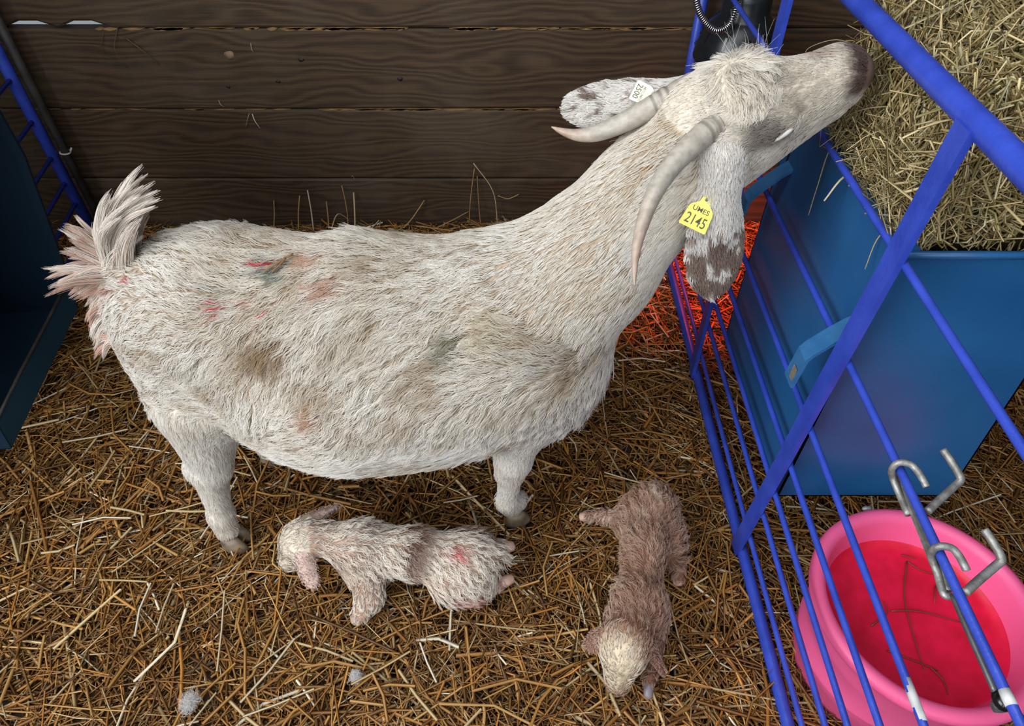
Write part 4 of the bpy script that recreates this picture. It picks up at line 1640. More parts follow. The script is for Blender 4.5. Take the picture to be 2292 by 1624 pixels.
# tail plume: locks sweeping up and forward, pointed locks fanning out behind
TAILB = np.array([(-0.618, 0.885, 0.628), (-0.648, 0.885, 0.652), (-0.640, 0.885, 0.685), (-0.617, 0.884, 0.715)])
locks = []
for k in range(60):
    t = rs.uniform(0.05, 1.0)
    sd_ = rs.normal(0, 1)
    locks.append((t, V3((0.34 + 0.32 * t + rs.normal(0, 0.15), rs.normal(0, 0.14), 0.90)), rs.uniform(0.095, 0.160) * (1.15 - 0.28 * t), 0.0, sd_))
for k in range(64):
    q = rs.uniform(-1.0, 0.75)
    locks.append((rs.uniform(0.0, 0.45), V3((-1.0, rs.uniform(-0.75, 0.25), q)), rs.uniform(0.055, 0.108), 1.0, rs.normal(0, 1)))
for k in range(34):      # between the plume and the fan
    locks.append((rs.uniform(0.15, 0.7), V3((-0.75 + rs.normal(0, 0.25), rs.uniform(-0.35, 0.15), rs.uniform(0.75, 1.15))), rs.uniform(0.055, 0.095), 0.5, rs.normal(0, 1)))
for k in range(70):      # pointed locks down the back of the rump
    locks.append((-rs.uniform(0.05, 1.0), V3((-0.80, rs.uniform(-0.65, 0.05), rs.uniform(-0.85, -0.30))), rs.uniform(0.026, 0.050), 1.0, 0.0))
LP, LC_ = [], []
kk = 9
tt = np.linspace(0, 1, kk)
for (t, d_, ln, bk, sd_) in locks:
    n_ = 70 if bk else 130
    d_ = d_ / np.linalg.norm(d_)
    if t < 0:
        yy_ = 0.885 - rs.uniform(0.0, 0.075) * (0.4 - 0.6 * t)
        xs_ = np.linspace(-0.76, -0.50, 160)
        zz_ = 0.632 + 0.088 * t
        base = np.array([xs_[int(np.argmax(G.field(np.stack([xs_, np.full(160, yy_), np.full(160, zz_)], 1)) < 0))], yy_, zz_])
    else:
        base = np.array([np.interp(t, [0, 0.33, 0.66, 1], TAILB[:, j]) for j in range(3)])
    rad_ = np.interp(t, [0, 0.5, 1], [0.030, 0.018, 0.008]) * (0.55 if bk else 1.0) * (0.6 if t < 0 else 1.0)
    rnd = rs.normal(0, 1, (n_, 3))
    rnd /= np.linalg.norm(rnd, axis=1, keepdims=True)
    r0_ = base + rnd * rad_ * rs.uniform(0.3, 0.8, (n_, 1)) + V3((0, sd_ * 0.006, 0))
    tip = base + d_ * ln + V3((0, sd_ * 0.012, 0))
    bend_ = V3((0.02, 0, -0.012)) * (1 - bk) + V3((0.0, -0.004, -0.012)) * bk
    ln_j = 1.08 - 0.5 * rs.random(n_) ** 1.5
    P_ = np.zeros((n_, kk, 3))
    for i, u_ in enumerate(tt):
        w_ = u_ * ln_j
        spread = (1 - w_[:, None]) ** 0.55
        cen_ = base + (tip - base) * w_[:, None] + bend_ * (w_[:, None] * (1 - w_[:, None]) * -4 * 0.5 + w_[:, None] ** 2 * 0.6)
        P_[:, i] = cen_ + (r0_ - base) * spread
    P_ += rs.normal(0, 0.0012, (n_, 1, 3)) * tt[None, :, None]
    LP.append(P_)
    red = np.clip((0.85 if bk else 0.22) * rs.random() + 0.18 * rs.normal(0, 1, n_) + 0.1 * bk, 0, 0.85)
    LC_.append(lerp(np.tile(V3((0.80, 0.755, 0.68)), (n_, 1)), V3((0.58, 0.33, 0.24)), red))
tp = hair_object('tail_plume', np.concatenate(LP), 0.00055, 0.00010, np.concatenate(LC_), M['fur'], goat)
tp['kind'] = 'stuff'
tp['label'] = 'raised tail hair with reddish stained tips'

# whiskers over the brow
NW = 34
wr = np.stack([rs.uniform(0.30, 0.35, NW), rs.uniform(0.93, 0.965, NW), rs.uniform(0.955, 0.965, NW)], 1)
t = np.linspace(0, 1, 6)
wd = np.stack([rs.normal(0.05, 0.35, NW), rs.uniform(0.1, 0.6, NW), np.ones(NW)], 1)
wb = rs.normal(0, 0.012, (NW, 3))
P = wr[:, None] + wd[:, None] * (rs.uniform(0.02, 0.038, NW)[:, None] * t[None])[..., None] + wb[:, None] * (t[None] ** 2)[..., None]
wh = hair_object('brow_whiskers', P, 0.00022, 0.0001, np.tile(V3((0.55, 0.52, 0.47)), (NW, 1)), M['fur'], goat)
wh['kind'] = 'stuff'


# horns
def horn(pts, r0, r1):
    C_ = np.array(bez(pts, 14))
    m_ = len(C_)
    n_ = 18
    T_ = np.gradient(C_, axis=0)
    T_ /= np.linalg.norm(T_, axis=1, keepdims=True)
    prev = V3((0, 0, 1))
    v, cl = [], []
    for i in range(m_):
        t_ = i / (m_ - 1)
        prev = prev - T_[i] * np.dot(prev, T_[i])
        prev /= np.linalg.norm(prev)
        b_ = np.cross(T_[i], prev)
        r_ = r0 * (1 - t_ ** 1.9) ** 0.85 + r1
        ridge = 0.0009 * math.sin(t_ * 95) * max(0, 1 - t_ * 1.9) + 0.0012 * (1 if 0.25 < t_ < 0.28 or 0.31 < t_ < 0.33 else 0)
        for k_ in range(n_):
            q = 2 * math.pi * k_ / n_
            keel = 1.0 + 0.14 * math.cos(q) - 0.05 * math.cos(2 * q)
            rr = r_ * keel + ridge
            v.append(C_[i] + rr * (math.cos(q) * prev + 0.86 * math.sin(q) * b_))
            c0 = V3((0.40, 0.35, 0.285))
            c1 = V3((0.46, 0.42, 0.365))
            c2 = V3((0.40, 0.27, 0.195))
            cc_ = c0 + (c1 - c0) * t_
            if t_ > 0.62:
                cc_ = cc_ + (c2 - cc_) * min(1, (t_ - 0.62) / 0.25) * (0.45 + 0.45 * (0.5 - 0.5 * math.sin(q)))
            if 0.245 < t_ < 0.262 or 0.285 < t_ < 0.30 or 0.33 < t_ < 0.342:
                cc_ = cc_ * 0.55
            cl.append(cc_)
    f = []
    for i in range(m_ - 1):
        for k_ in range(n_):
            k2 = (k_ + 1) % n_
            f.append((i * n_ + k_, i * n_ + k2, (i + 1) * n_ + k2, (i + 1) * n_ + k_))
    f.append(tuple((m_ - 1) * n_ + k_ for k_ in range(n_)))
    f.append(tuple(range(n_))[::-1])
    return mesh_obj('horn', v, f, M['horn'], goat, True, np.array(cl))


horn([(0.345, 0.915, 0.900), (0.292, 0.8785, 0.9115), (0.2785, 0.8725, 0.9066), (0.2491, 0.8493, 0.8981), (0.2162, 0.8187, 0.8825), (0.1894, 0.783, 0.8647), (0.1709, 0.7456, 0.8439), (0.1586, 0.7071, 0.8207), (0.1551, 0.6709, 0.7954)], 0.0192, 0.0008)
horn([(0.315, 0.95, 0.915), (0.2663, 0.9639, 0.9213), (0.2282, 0.9574, 0.9052), (0.1976, 0.953, 0.8899), (0.1649, 0.947, 0.8743), (0.128, 0.9437, 0.86), (0.1008, 0.946, 0.8553), (0.0786, 0.954, 0.8561), (0.0589, 0.964, 0.8602)], 0.0192, 0.0008)

# eyes
for (c, sgn) in (((0.362, 0.868, 0.905), -1), ((0.358, 0.990, 0.920), 1)):
    mb = MB()
    mb.ball(c, (0.013, 0.010, 0.011), 16, 10)
    e = mb.build('eye', M['eye'], goat)
    mb = MB()
    arc = []
    for q in np.linspace(-1.2, 1.2, 9):
        arc.append((c[0] + 0.004 + 0.014 * math.sin(q) * 0.75, c[1] + sgn * (0.008 + 0.003 * math.cos(q)), c[2] - 0.004 + 0.010 * math.sin(q) + 0.003 * math.cos(q)))
    mb.tube(arc, [0.0008, 0.0018, 0.0028, 0.0034, 0.0036, 0.0034, 0.0028, 0.0018, 0.0008], 8)
    mb.build('eyelid', M['lid'], e)
# nostrils
for pts_ in ([(0.464, 0.930, 0.9675), (0.471, 0.9275, 0.966), (0.4775, 0.9285, 0.961), (0.481, 0.932, 0.955)], [(0.462, 0.968, 0.9725), (0.470, 0.972, 0.970), (0.477, 0.972, 0.964), (0.481, 0.969, 0.957)]):
    mb = MB()
    mb.tube(bez(pts_, 4), [0.001, 0.0022, 0.003, 0.0034, 0.0036, 0.0036, 0.0034, 0.003, 0.0026, 0.002, 0.0015, 0.001, 0.0008], 8)
    mb.build('nostril', M['eye'], goat)


def hoof(c, yaw, s=1.0):
    mb = MB()
    for sd_ in (-1, 1):
        m_ = []
        for (z_, f_, b_, w_) in ((0.0, 0.046, -0.030, 0.0175), (0.012, 0.043, -0.029, 0.0172), (0.034, 0.032, -0.026, 0.0158), (0.048, 0.022, -0.022, 0.013)):
            ring_ = []
            for k_ in range(10):
                q = 2 * math.pi * k_ / 10
                xx = (f_ + b_) / 2 + (f_ - b_) / 2 * math.cos(q)
                yy = sd_ * 0.0165 + w_ * math.sin(q) * (1.0 if math.cos(q) < 0.3 else 1.15 - math.cos(q) * 0.5)
                ring_.append((c[0] + s * (xx * math.cos(yaw) - yy * math.sin(yaw)), c[1] + s * (xx * math.sin(yaw) + yy * math.cos(yaw)), c[2] + s * z_))
            m_.append(ring_)
        v = [p_ for r_ in m_ for p_ in r_]
        f = [(i * 10 + k_, i * 10 + (k_ + 1) % 10, (i + 1) * 10 + (k_ + 1) % 10, (i + 1) * 10 + k_) for i in range(3) for k_ in range(10)]
        f += [tuple(range(10))[::-1], tuple(30 + k_ for k_ in range(10))]
        mb.add(v, f)
    o_ = mb.build('hoof', M['hoof'], goat)
    return o_


hoof((-0.606, 0.760, -0.004), -0.15, 0.85)
hoof((-0.580, 0.985, -0.004), 0.0, 0.85)
hoof((0.004, 0.822, -0.004), 0.25, 0.85)
hoof((-0.002, 0.965, -0.004), 0.0, 0.85)

# ear tags
TAG_R, TAG_U, TAG_N = V3((1, 0, 0)), V3((0, 0.7193, 0.6947)), V3((0, -0.6947, 0.7193))   # tag planes lean back towards the neck


def text_part(body_, size, M4, mat, parent, name='lettering'):
    cu = bpy.data.curves.new(name, 'FONT')
    cu.body = body_
    cu.size = size
    cu.align_x = 'CENTER'
    cu.align_y = 'CENTER'
    cu.extrude = 0.00012
    cu.offset = size * 0.002
    cu.materials.append(mat)
    tmp = bpy.data.objects.new(name, cu)
    COL.objects.link(tmp)
    dg = bpy.context.evaluated_depsgraph_get()
    me_ = bpy.data.meshes.new_from_object(tmp.evaluated_get(dg))
    bpy.data.objects.remove(tmp)
    if not me_.materials:
        me_.materials.append(mat)
    o_ = bpy.data.objects.new(name, me_)
    COL.objects.link(o_)
    o_.parent = parent
    M5 = M4.copy()
    org = ORG[parent.name]
    M5.translation = M5.translation - Vector(org)
    o_.matrix_local = M5
    return o_


def ear_tag(c, r, nrm_, outline, mat, hole):
    """outline in tag plane (right, up); thickness 1.5 mm"""
    r = V3(r) / np.linalg.norm(r)
    nrm_ = V3(nrm_) - r * np.dot(V3(nrm_), r)
    nrm_ = nrm_ / np.linalg.norm(nrm_)
    u = np.cross(nrm_, r)
    c = V3(c)

    def w(x_, y_, z_=0.0):
        return c + r * x_ + u * y_ + nrm_ * z_
    mb = MB()
    mb.poly_prism([w(x_, y_, -0.0015) for x_, y_ in outline], nrm_ * 0.0015)
    o_ = mb.build('ear_tag', mat, goat, smooth=False)
    mb = MB()
    n_ = 14
    mb.tube([w(hole[0], hole[1], -0.004), w(hole[0], hole[1], 0.0006)], 0.0022, n_)
    h_ = mb.build('stud', M['ink'], o_)

    def m4(x_, y_, sx=1.0, sy=1.0):
        p_ = w(x_, y_, 0.0002)
        return Matrix(((r[0] * sx, u[0] * sy, nrm_[0], p_[0]), (r[1] * sx, u[1] * sy, nrm_[1], p_[1]), (r[2] * sx, u[2] * sy, nrm_[2], p_[2]), (0, 0, 0, 1)))
    return o_, m4, w


a27 = math.radians(-26)
outl = [(-0.0195, -0.022), (0.0195, -0.022), (0.0205, -0.020), (0.0185, 0.004), (0.0165, 0.009), (0.0075, 0.0165), (0.0065, 0.024), (0.004, 0.0275), (0.0, 0.0285), (-0.004, 0.0275), (-0.0065, 0.024), (-0.0075, 0.0165), (-0.0165, 0.009), (-0.0185, 0.004), (-0.0205, -0.020)]
t1, m4, w = ear_tag((0.2630, 0.817, 0.805), TAG_R * math.cos(a27) + TAG_U * math.sin(a27), TAG_N * 0.9 + V3((-0.10, -0.35, 0)), outl, M['tag_yellow'], (0.0, 0.0215))
t1['label'] = 'yellow plastic ear tag printed UMES 2145'
text_part('UMES', 0.0098, m4(0.0, 0.0055, 1.05, 1.0), M['ink'], t1)
text_part('2145', 0.0200, m4(0.0, -0.0105, 0.80, 1.05), M['ink'], t1)

rd = TAG_R * -0.46 + TAG_U * -0.888
outl2 = [(-0.0145, -0.0150), (0.0145, -0.0150), (0.0155, -0.013), (0.0150, 0.006), (0.0130, 0.010), (0.0060, 0.0165), (0.0045, 0.022), (0.0, 0.0240), (-0.0045, 0.022), (-0.0060, 0.0165), (-0.0130, 0.010), (-0.0150, 0.006), (-0.0155, -0.013)]
t2, m4, w = ear_tag((0.1910, 0.976, 0.906), rd, TAG_N * 0.95 + V3((0, 0.1, 0.25)), outl2, M['tag_cream'], (0.0, 0.0165))
t2['label'] = 'cream plastic ear tag printed 2500'
text_part('2500', 0.0120, m4(0.0, -0.0085, 0.95, 1.0), M['ink'], t2)
text_part('MDUMES', 0.0058, m4(0.001, -0.0005, 1.0, 1.0), M['ink_pale'], t2)

# ================================================================ THE KIDS
def kid_fur(S, Vv, Ff, root, colf, n, rs_, flowf, length, cell=0.0085, clump=0.85, wet='wetfur', nm='coat'):
    r_ = sample_surface(Vv, Ff, n, rs_)
    reg_ = S.regions(r_)
    ok_ = r_[:, 2] > 0.012
    r_, reg_ = r_[ok_], reg_[ok_]
    L_ = np.where(np.isin(reg_, ['ear']), 0.0032, np.where(reg_ == 'head', 0.011, np.where(reg_ == 'leg', 0.012, length)))
    wv_ = np.where(reg_ == 'body', 0.0028, 0.0012)
    P_ = grow(S, r_, flowf(r_, reg_), L_, np.full(len(r_), 0.24), np.where(reg_ == 'ear', 0.1, np.where(reg_ == 'head', 0.5, clump)), cell, wv_, rs_, 6, wl=0.016)
    c_ = np.clip(colf(r_, reg_, rs_.random(len(r_))) * (1 + rs_.normal(0, 0.10, (len(r_), 1))), 0.01, 0.9)
    o_ = hair_object(nm, P_, 0.00050, 0.00014, c_, M[wet], root, under=(0.40, 0.30, 0.25))
    o_['kind'] = 'stuff'
    return o_


# --- pale kid, head to the left
K = Sculpt(0.0042)
K.cone((-0.305, 0.688, 0.098), (-0.20, 0.678, 0.100), 0.047, 0.043, 0.03)
K.cone((-0.20, 0.678, 0.096), (-0.095, 0.668, 0.090), 0.043, 0.050, 0.03)
K.ell((-0.078, 0.665, 0.080), (0.046, 0.052, 0.054), 0.03)
K.ell((-0.300, 0.680, 0.088), (0.042, 0.054, 0.054), 0.03)
K.cone((-0.315, 0.690, 0.110), (-0.400, 0.698, 0.126), 0.038, 0.029, 0.03)
K.ell((-0.418, 0.697, 0.122), (0.040, 0.037, 0.037), 0.02, 'head')
K.cone((-0.432, 0.692, 0.110), (-0.456, 0.682, 0.064), 0.032, 0.021, 0.02, 'head')
kn_b, kn_t = V3((-0.412, 0.662, 0.122)), V3((-0.398, 0.628, 0.052))
K.ell(tuple(kn_b * .45 + kn_t * .55), (0.042, 0.018, 0.0055), 0.012, 'ear', frame_rot(kn_t - kn_b, (1, 0.2, 0.1)))
K.cone(tuple(kn_b), tuple(kn_b * .6 + kn_t * .4), 0.013, 0.008, 0.015, 'ear')
kf_b, kf_t = V3((-0.412, 0.732, 0.130)), V3((-0.368, 0.772, 0.120))
K.ell(tuple(kf_b * .45 + kf_t * .55), (0.038, 0.017, 0.0055), 0.012, 'ear', frame_rot(kf_t - kf_b, (0.6, -0.3, 0.6)))
K.cone(tuple(kf_b), tuple(kf_b * .6 + kf_t * .4), 0.013, 0.008, 0.015, 'ear')
K.cone((-0.292, 0.648, 0.075), (-0.285, 0.615, 0.035), 0.036, 0.026, 0.02, 'leg')
K.cone((-0.285, 0.615, 0.035), (-0.305, 0.588, 0.012), 0.024, 0.017, 0.015, 'leg')
K.cone((-0.300, 0.725, 0.075), (-0.310, 0.745, 0.020), 0.030, 0.018, 0.02, 'leg')
K.ell((-0.105, 0.628, 0.062), (0.060, 0.034, 0.048), 0.025)
K.ell((-0.095, 0.706, 0.066), (0.058, 0.032, 0.046), 0.025)
K.cone((-0.085, 0.622, 0.038), (-0.046, 0.640, 0.030), 0.020, 0.014, 0.015, 'leg')
K.cone((-0.046, 0.638, 0.030), (-0.024, 0.648, 0.028), 0.014, 0.012, 0.01, 'leg')
K.cone((-0.070, 0.712, 0.052), (-0.022, 0.722, 0.040), 0.022, 0.015, 0.015, 'leg')
K.cone((-0.040, 0.672, 0.112), (-0.020, 0.674, 0.095), 0.014, 0.009, 0.015, 'body')
KV, KF = K.surface()
kid1 = empty('goat_kid', (-0.2, 0.675, 0.0))
tag(kid1, 'wet white newborn kid with brown patches crouching under the doe', 'kid')


def col1(P_, reg_, j):
    n_ = len(P_)
    a_, b_ = vnoise(P_, 22, 51), vnoise(P_, 60, 52)
    c_ = lerp(np.tile(V3((0.80, 0.72, 0.62)), (n_, 1)), V3((0.60, 0.43, 0.30)), np.clip(0.9 * (a_ - 0.45) + 0.5 * (b_ - 0.5) + 0.2 * (j - 0.5), 0, 0.8))
    br_ = V3((0.22, 0.11, 0.075))
    w_ = np.clip(1.3 - np.abs(P_[:, 0] + 0.208 + 0.05 * (a_ - 0.5)) / 0.026, 0, 1) * np.clip(b_ * 1.6 - 0.1 + 0.5 * (j - 0.5) + 0.35, 0, 1)
    w_ = np.maximum(w_, np.clip((P_[:, 1] - 0.700) / 0.015, 0, 1) * np.clip(1.4 - np.abs(P_[:, 0] + 0.09) / 0.07, 0, 1))
    w_ = np.maximum(w_, 0.5 * blob(P_, (-0.35, 0.655, 0.10), (0.04, 0.03, 0.04)))
    c_ = lerp(c_, br_, np.clip(w_ * (reg_ == 'body'), 0, 0.88))
    w_ = blob(P_, (-0.118, 0.655, 0.155), (0.034, 0.026, 0.03)) * np.clip(2.2 * b_ - 0.45 + 0.8 * (j - 0.5), 0, 1)
    c_ = lerp(c_, V3((0.60, 0.05, 0.07)), np.clip(w_ * 1.3, 0, 0.9))
    w_ = blob(P_, (-0.09, 0.60, 0.055), (0.055, 0.03, 0.05)) + blob(P_, (-0.035, 0.65, 0.03), (0.035, 0.03, 0.03))
    c_ = lerp(c_, V3((0.62, 0.22, 0.20)), np.clip(w_ * 0.6 * (0.4 + b_), 0, 0.7))
    k_ = reg_ == 'ear'
    c_[k_] = lerp(c_[k_], V3((0.74, 0.57, 0.53)), np.full(k_.sum(), 0.85))
    k_ = reg_ == 'head'
    c_[k_] = lerp(c_[k_], V3((0.80, 0.74, 0.64)), np.full(k_.sum(), 0.55))
    return np.clip(c_, 0.01, 0.9)


mesh_obj('body', KV, KF, M['skin'], kid1, True, col1(KV, K.regions(KV), np.full(len(KV), .5)) * np.where(np.isin(K.regions(KV), ['head', 'ear'])[:, None], np.array([[0.85, 0.80, 0.74]]), np.array([[0.55, 0.42, 0.37]])))


def flow1(P_, reg_):
    f_ = np.stack([np.full(len(P_), 0.9), (P_[:, 1] - 0.685) * 9, -0.45 - 6 * (0.13 - P_[:, 2]).clip(0, 0.1)], 1)
    a_ = (vnoise(P_, 14, 55) - 0.5)[:, None]
    f_ = f_ + np.concatenate([a_ * 0.8, a_ * 1.2, a_ * 0], 1)
    k_ = reg_ == 'leg'
    f_[k_] = V3((0.0, -0.4, -0.9))
    k_ = reg_ == 'head'
    f_[k_] = V3((0.5, 0.0, 0.4))
    k_ = reg_ == 'ear'
    f_[k_] = V3((0.1, -0.5, -0.6))
    return f_


rs = np.random.default_rng(61)
kid_fur(K, KV, KF, kid1, col1, 15000, rs, flow1, 0.030, cell=0.015, clump=0.95)
M['kidhoof'] = mat_noise('soft_kid_hoof', (0.55, 0.33, 0.26), (0.66, 0.44, 0.36), 60, 0.45)
M['kidhoof_dark'] = mat_noise('grey_kid_hoof', (0.14, 0.12, 0.13), (0.22, 0.19, 0.2), 60, 0.4)
for (a, b, r) in (((-0.026, 0.648, 0.030), (0.004, 0.660, 0.028), 0.0125), ((-0.022, 0.722, 0.042), (0.006, 0.727, 0.038), 0.0130), ((-0.300, 0.592, 0.012), (-0.322, 0.578, 0.008), 0.0120)):
    mb = MB()
    a, b = V3(a), V3(b)
    mb.tube([a, a * .5 + b * .5, b * .9 + a * .1, b], [r * .9, r, r * .8, r * .25], 12, True, 0.85)
    mb.build('hoof', M['kidhoof'], kid1)
mb = MB()
mb.ball((-0.440, 0.664, 0.104), (0.006, 0.004, 0.005), 10, 7)
mb.build('eye', M['eye'], kid1)

# --- brown kid, head towards the photographer
Q = Sculpt(0.0042)
Q.cone((0.300, 0.795, 0.080), (0.268, 0.690, 0.098), 0.042, 0.037, 0.03)
Q.cone((0.268, 0.690, 0.094), (0.242, 0.570, 0.096), 0.037, 0.040, 0.03)
Q.ell((0.300, 0.790, 0.075), (0.046, 0.050, 0.054), 0.03)
Q.ell((0.240, 0.565, 0.088), (0.042, 0.046, 0.050), 0.03)
Q.cone((0.236, 0.560, 0.112), (0.212, 0.500, 0.130), 0.040, 0.034, 0.03)
Q.ell((0.200, 0.482, 0.130), (0.040, 0.042, 0.038), 0.02, 'head')
Q.cone((0.196, 0.466, 0.116), (0.190, 0.440, 0.066), 0.034, 0.020, 0.02, 'head')
e1b, e1t = V3((0.168, 0.500, 0.130)), V3((0.140, 0.498, 0.092))
Q.ell(tuple(e1b * .4 + e1t * .6), (0.032, 0.019, 0.0055), 0.012, 'ear', frame_rot(e1t - e1b, (0.2, -1, 0.2)))
Q.cone(tuple(e1b), tuple(e1b * .6 + e1t * .4), 0.013, 0.008, 0.015, 'ear')
e2b, e2t = V3((0.238, 0.490, 0.125)), V3((0.272, 0.462, 0.070))
Q.ell(tuple(e2b * .4 + e2t * .6), (0.040, 0.019, 0.0055), 0.012, 'ear', frame_rot(e2t - e2b, (0.3, -1, 0.3)))
Q.cone(tuple(e2b), tuple(e2b * .6 + e2t * .4), 0.013, 0.008, 0.015, 'ear')
Q.ell((0.332, 0.740, 0.052), (0.032, 0.062, 0.045), 0.025)
Q.ell((0.258, 0.775, 0.052), (0.034, 0.052, 0.045), 0.025)
Q.cone((0.255, 0.785, 0.042), (0.205, 0.808, 0.022), 0.024, 0.015, 0.015, 'leg')
Q.cone((0.205, 0.808, 0.022), (0.170, 0.812, 0.016), 0.015, 0.011, 0.012, 'leg')
Q.cone((0.345, 0.705, 0.035), (0.345, 0.665, 0.022), 0.018, 0.013, 0.015, 'leg')
Q.cone((0.278, 0.560, 0.060), (0.262, 0.485, 0.022), 0.026, 0.015, 0.02, 'leg')
Q.cone((0.262, 0.485, 0.022), (0.256, 0.460, 0.022), 0.014, 0.012, 0.012, 'leg')
Q.cone((0.205, 0.560, 0.060), (0.190, 0.520, 0.018), 0.026, 0.015, 0.02, 'leg')
QV, QF = Q.surface()
kid2 = empty('goat_kid', (0.26, 0.66, 0.0))
tag(kid2, 'wet reddish brown newborn kid with a pale face lying by the gate', 'kid')


def col2(P_, reg_, j):
    n_ = len(P_)
    a_, b_ = vnoise(P_, 20, 71), vnoise(P_, 60, 72)
    c_ = lerp(np.tile(V3((0.44, 0.27, 0.185)), (n_, 1)), V3((0.70, 0.575, 0.46)), np.clip(1.2 * (a_ - 0.45) + 0.6 * (b_ - 0.4) + 0.3 * (j - 0.5) + 2.5 * (0.262 - P_[:, 0] + 0.25 * (P_[:, 1] - 0.66)), 0, 0.8))  # paler left side paints in daylight from the left
    k_ = reg_ == 'head'
    wf_ = blob(P_, (0.188, 0.455, 0.12), (0.046, 0.050, 0.08)) * 1.5
    c_ = lerp(c_, V3((0.80, 0.72, 0.58)), np.clip(wf_ * k_, 0, 0.92))
    w_ = k_ * np.clip((0.066 - P_[:, 2]) / 0.015, 0, 1)
    c_ = lerp(c_, V3((0.42, 0.28, 0.22)), w_ * 0.8)
    k_ = reg_ == 'ear'
    c_[k_] = lerp(c_[k_], V3((0.48, 0.31, 0.25)), np.full(k_.sum(), 0.6))
    return np.clip(c_, 0.01, 0.9)


mesh_obj('body', QV, QF, M['skin'], kid2, True, col2(QV, Q.regions(QV), np.full(len(QV), .5)) * np.where((Q.regions(QV) == 'head')[:, None], np.array([[0.82, 0.76, 0.68]]), np.array([[0.48, 0.36, 0.33]])))


def flow2(P_, reg_):
    sp = np.interp(P_[:, 1], [0.5, 0.57, 0.69, 0.8], [0.215, 0.242, 0.268, 0.30])
    f_ = np.stack([(P_[:, 0] - sp) * 16, np.full(len(P_), 0.95), -0.3 - 6 * (0.13 - P_[:, 2]).clip(0, 0.1)], 1)
    a_ = (vnoise(P_, 15, 75) - 0.5)[:, None]
    f_ = f_ + np.concatenate([a_ * 1.0, a_ * 0.7, a_ * 0], 1)
    k_ = reg_ == 'leg'
    f_[k_] = V3((-0.3, -0.3, -0.8))
    k_ = reg_ == 'head'
    f_[k_] = np.stack([(P_[k_][:, 0] - 0.195) * 14, np.full(k_.sum(), 0.35), np.full(k_.sum(), 0.5)], 1)
    k_ = reg_ == 'ear'
    f_[k_] = V3((0.2, -0.3, -0.7))
    return f_


kid_fur(Q, QV, QF, kid2, col2, 15000, rs, flow2, 0.027, cell=0.014, clump=0.95)
for (a, b, r, mm) in (((0.172, 0.812, 0.016), (0.150, 0.814, 0.012), 0.011, 'kidhoof'), ((0.258, 0.468, 0.024), (0.250, 0.428, 0.016), 0.0100, 'kidhoof_dark'), ((0.192, 0.524, 0.018), (0.184, 0.500, 0.012), 0.0115, 'kidhoof_dark'), ((0.345, 0.668, 0.022), (0.342, 0.648, 0.016), 0.0115, 'kidhoof')):
    mb = MB()
    a, b = V3(a), V3(b)
    mb.tube([a, a * .5 + b * .5, b * .9 + a * .1, b], [r * .9, r, r * .8, r * .25], 12, True, 0.85)
    mb.build('hoof', M[mm], kid2)
for c in ((0.170, 0.462, 0.112), (0.228, 0.462, 0.110)):
    mb = MB()
    mb.ball(c, (0.004, 0.005, 0.005), 10, 7)
    mb.build('eye', M['eye'], kid2)
mb = MB()
mb.ball((0.190, 0.428, 0.062), (0.010, 0.006, 0.007), 12, 8)
mb.build('nose_pad', M['kidhoof'], kid2)

# ================================================================ LOOSE STALKS
rs = np.random.default_rng(91)
stalk_meshes = []
for k in range(14):
    wv = rs.uniform(0.0036, 0.0072)
    pal = [(0.58, 0.47, 0.30), (0.44, 0.25, 0.08), (0.40, 0.20, 0.055), (0.68, 0.60, 0.46), (0.50, 0.36, 0.17), (0.34, 0.16, 0.04), (0.46, 0.22, 0.05)][k % 7]
    V, F, C = straw_arrays(np.zeros((1, 3)), np.array([1.0]), np.array([1.0]), np.array([0.0]), np.array([0.0]), np.array([[0.05, 0.45, -0.3, 0.1][k % 4] + rs.normal(0, 0.05)]), np.array([0.3]), np.array([pal]))
    # unit stalk: length 1 along x, section 1; scaled per object
    stalk_meshes.append((V, F, C, wv))
KIDS_AT = [(-0.42, 0.56, 0.0, 0.80), (0.12, 0.40, 0.38, 0.84)]
made = 0
cache = {}
while made < 290:
    x = rs.uniform(-1.25, 1.15)
    y = rs.uniform(0.30, 1.80)
    if abs(x) > 0.42 + 0.62 * y or 0.44 < x < 0.55:
        continue
    if any(a - 0.05 < x < c + 0.05 and b - 0.05 < y < d + 0.05 for a, b, c, d in KIDS_AT):
        continue
    if math.hypot(x - 0.70, y - 0.507) < 0.27:
        continue
    k = int(rs.integers(0, 14))
    Lq = round(float(np.exp(rs.normal(math.log(0.12), 0.35)).clip(0.05, 0.25)), 2)
    key = (k, Lq)
    if key not in cache:
        V, F, C, wv = stalk_meshes[k]
        V2 = V * np.array([Lq, Lq, 1.0])
        # section in true millimetres
        d_ = np.array([0.0, 0.0, 0.0])
        pts = np.array([[-0.5, 0, 0], [0, 0, 0], [0.5 * math.cos(0.0), 0, 0]]) * Lq
        bend = [0.05, 0.45, -0.3, 0.1][k % 4]
        pal = C[0]
        V2, F2_, C2 = straw_arrays(np.zeros((1, 3)), np.array([Lq]), np.array([wv]), np.array([0.0]), np.array([0.0]), np.array([bend]), np.array([0.3]), np.array([pal]))
        me = new_mesh('straw_stalk', V2, F2_, False, C2)
        me.materials.append(M['straw'])
        cache[key] = me
    o = bpy.data.objects.new('straw_stalk', cache[key])
    COL.objects.link(o)
    o.location = (x, y, float(bed_z(np.array([x]), np.array([y]))[0]) + 0.007 + rs.uniform(0, 0.006))
    o.rotation_euler = (rs.normal(0, 0.2), rs.normal(0, 0.09), rs.uniform(0, 6.28))
    tag(o, 'loose stalk lying on top of the straw bedding', 'straw', 'loose stalks on the bedding')
    made += 1

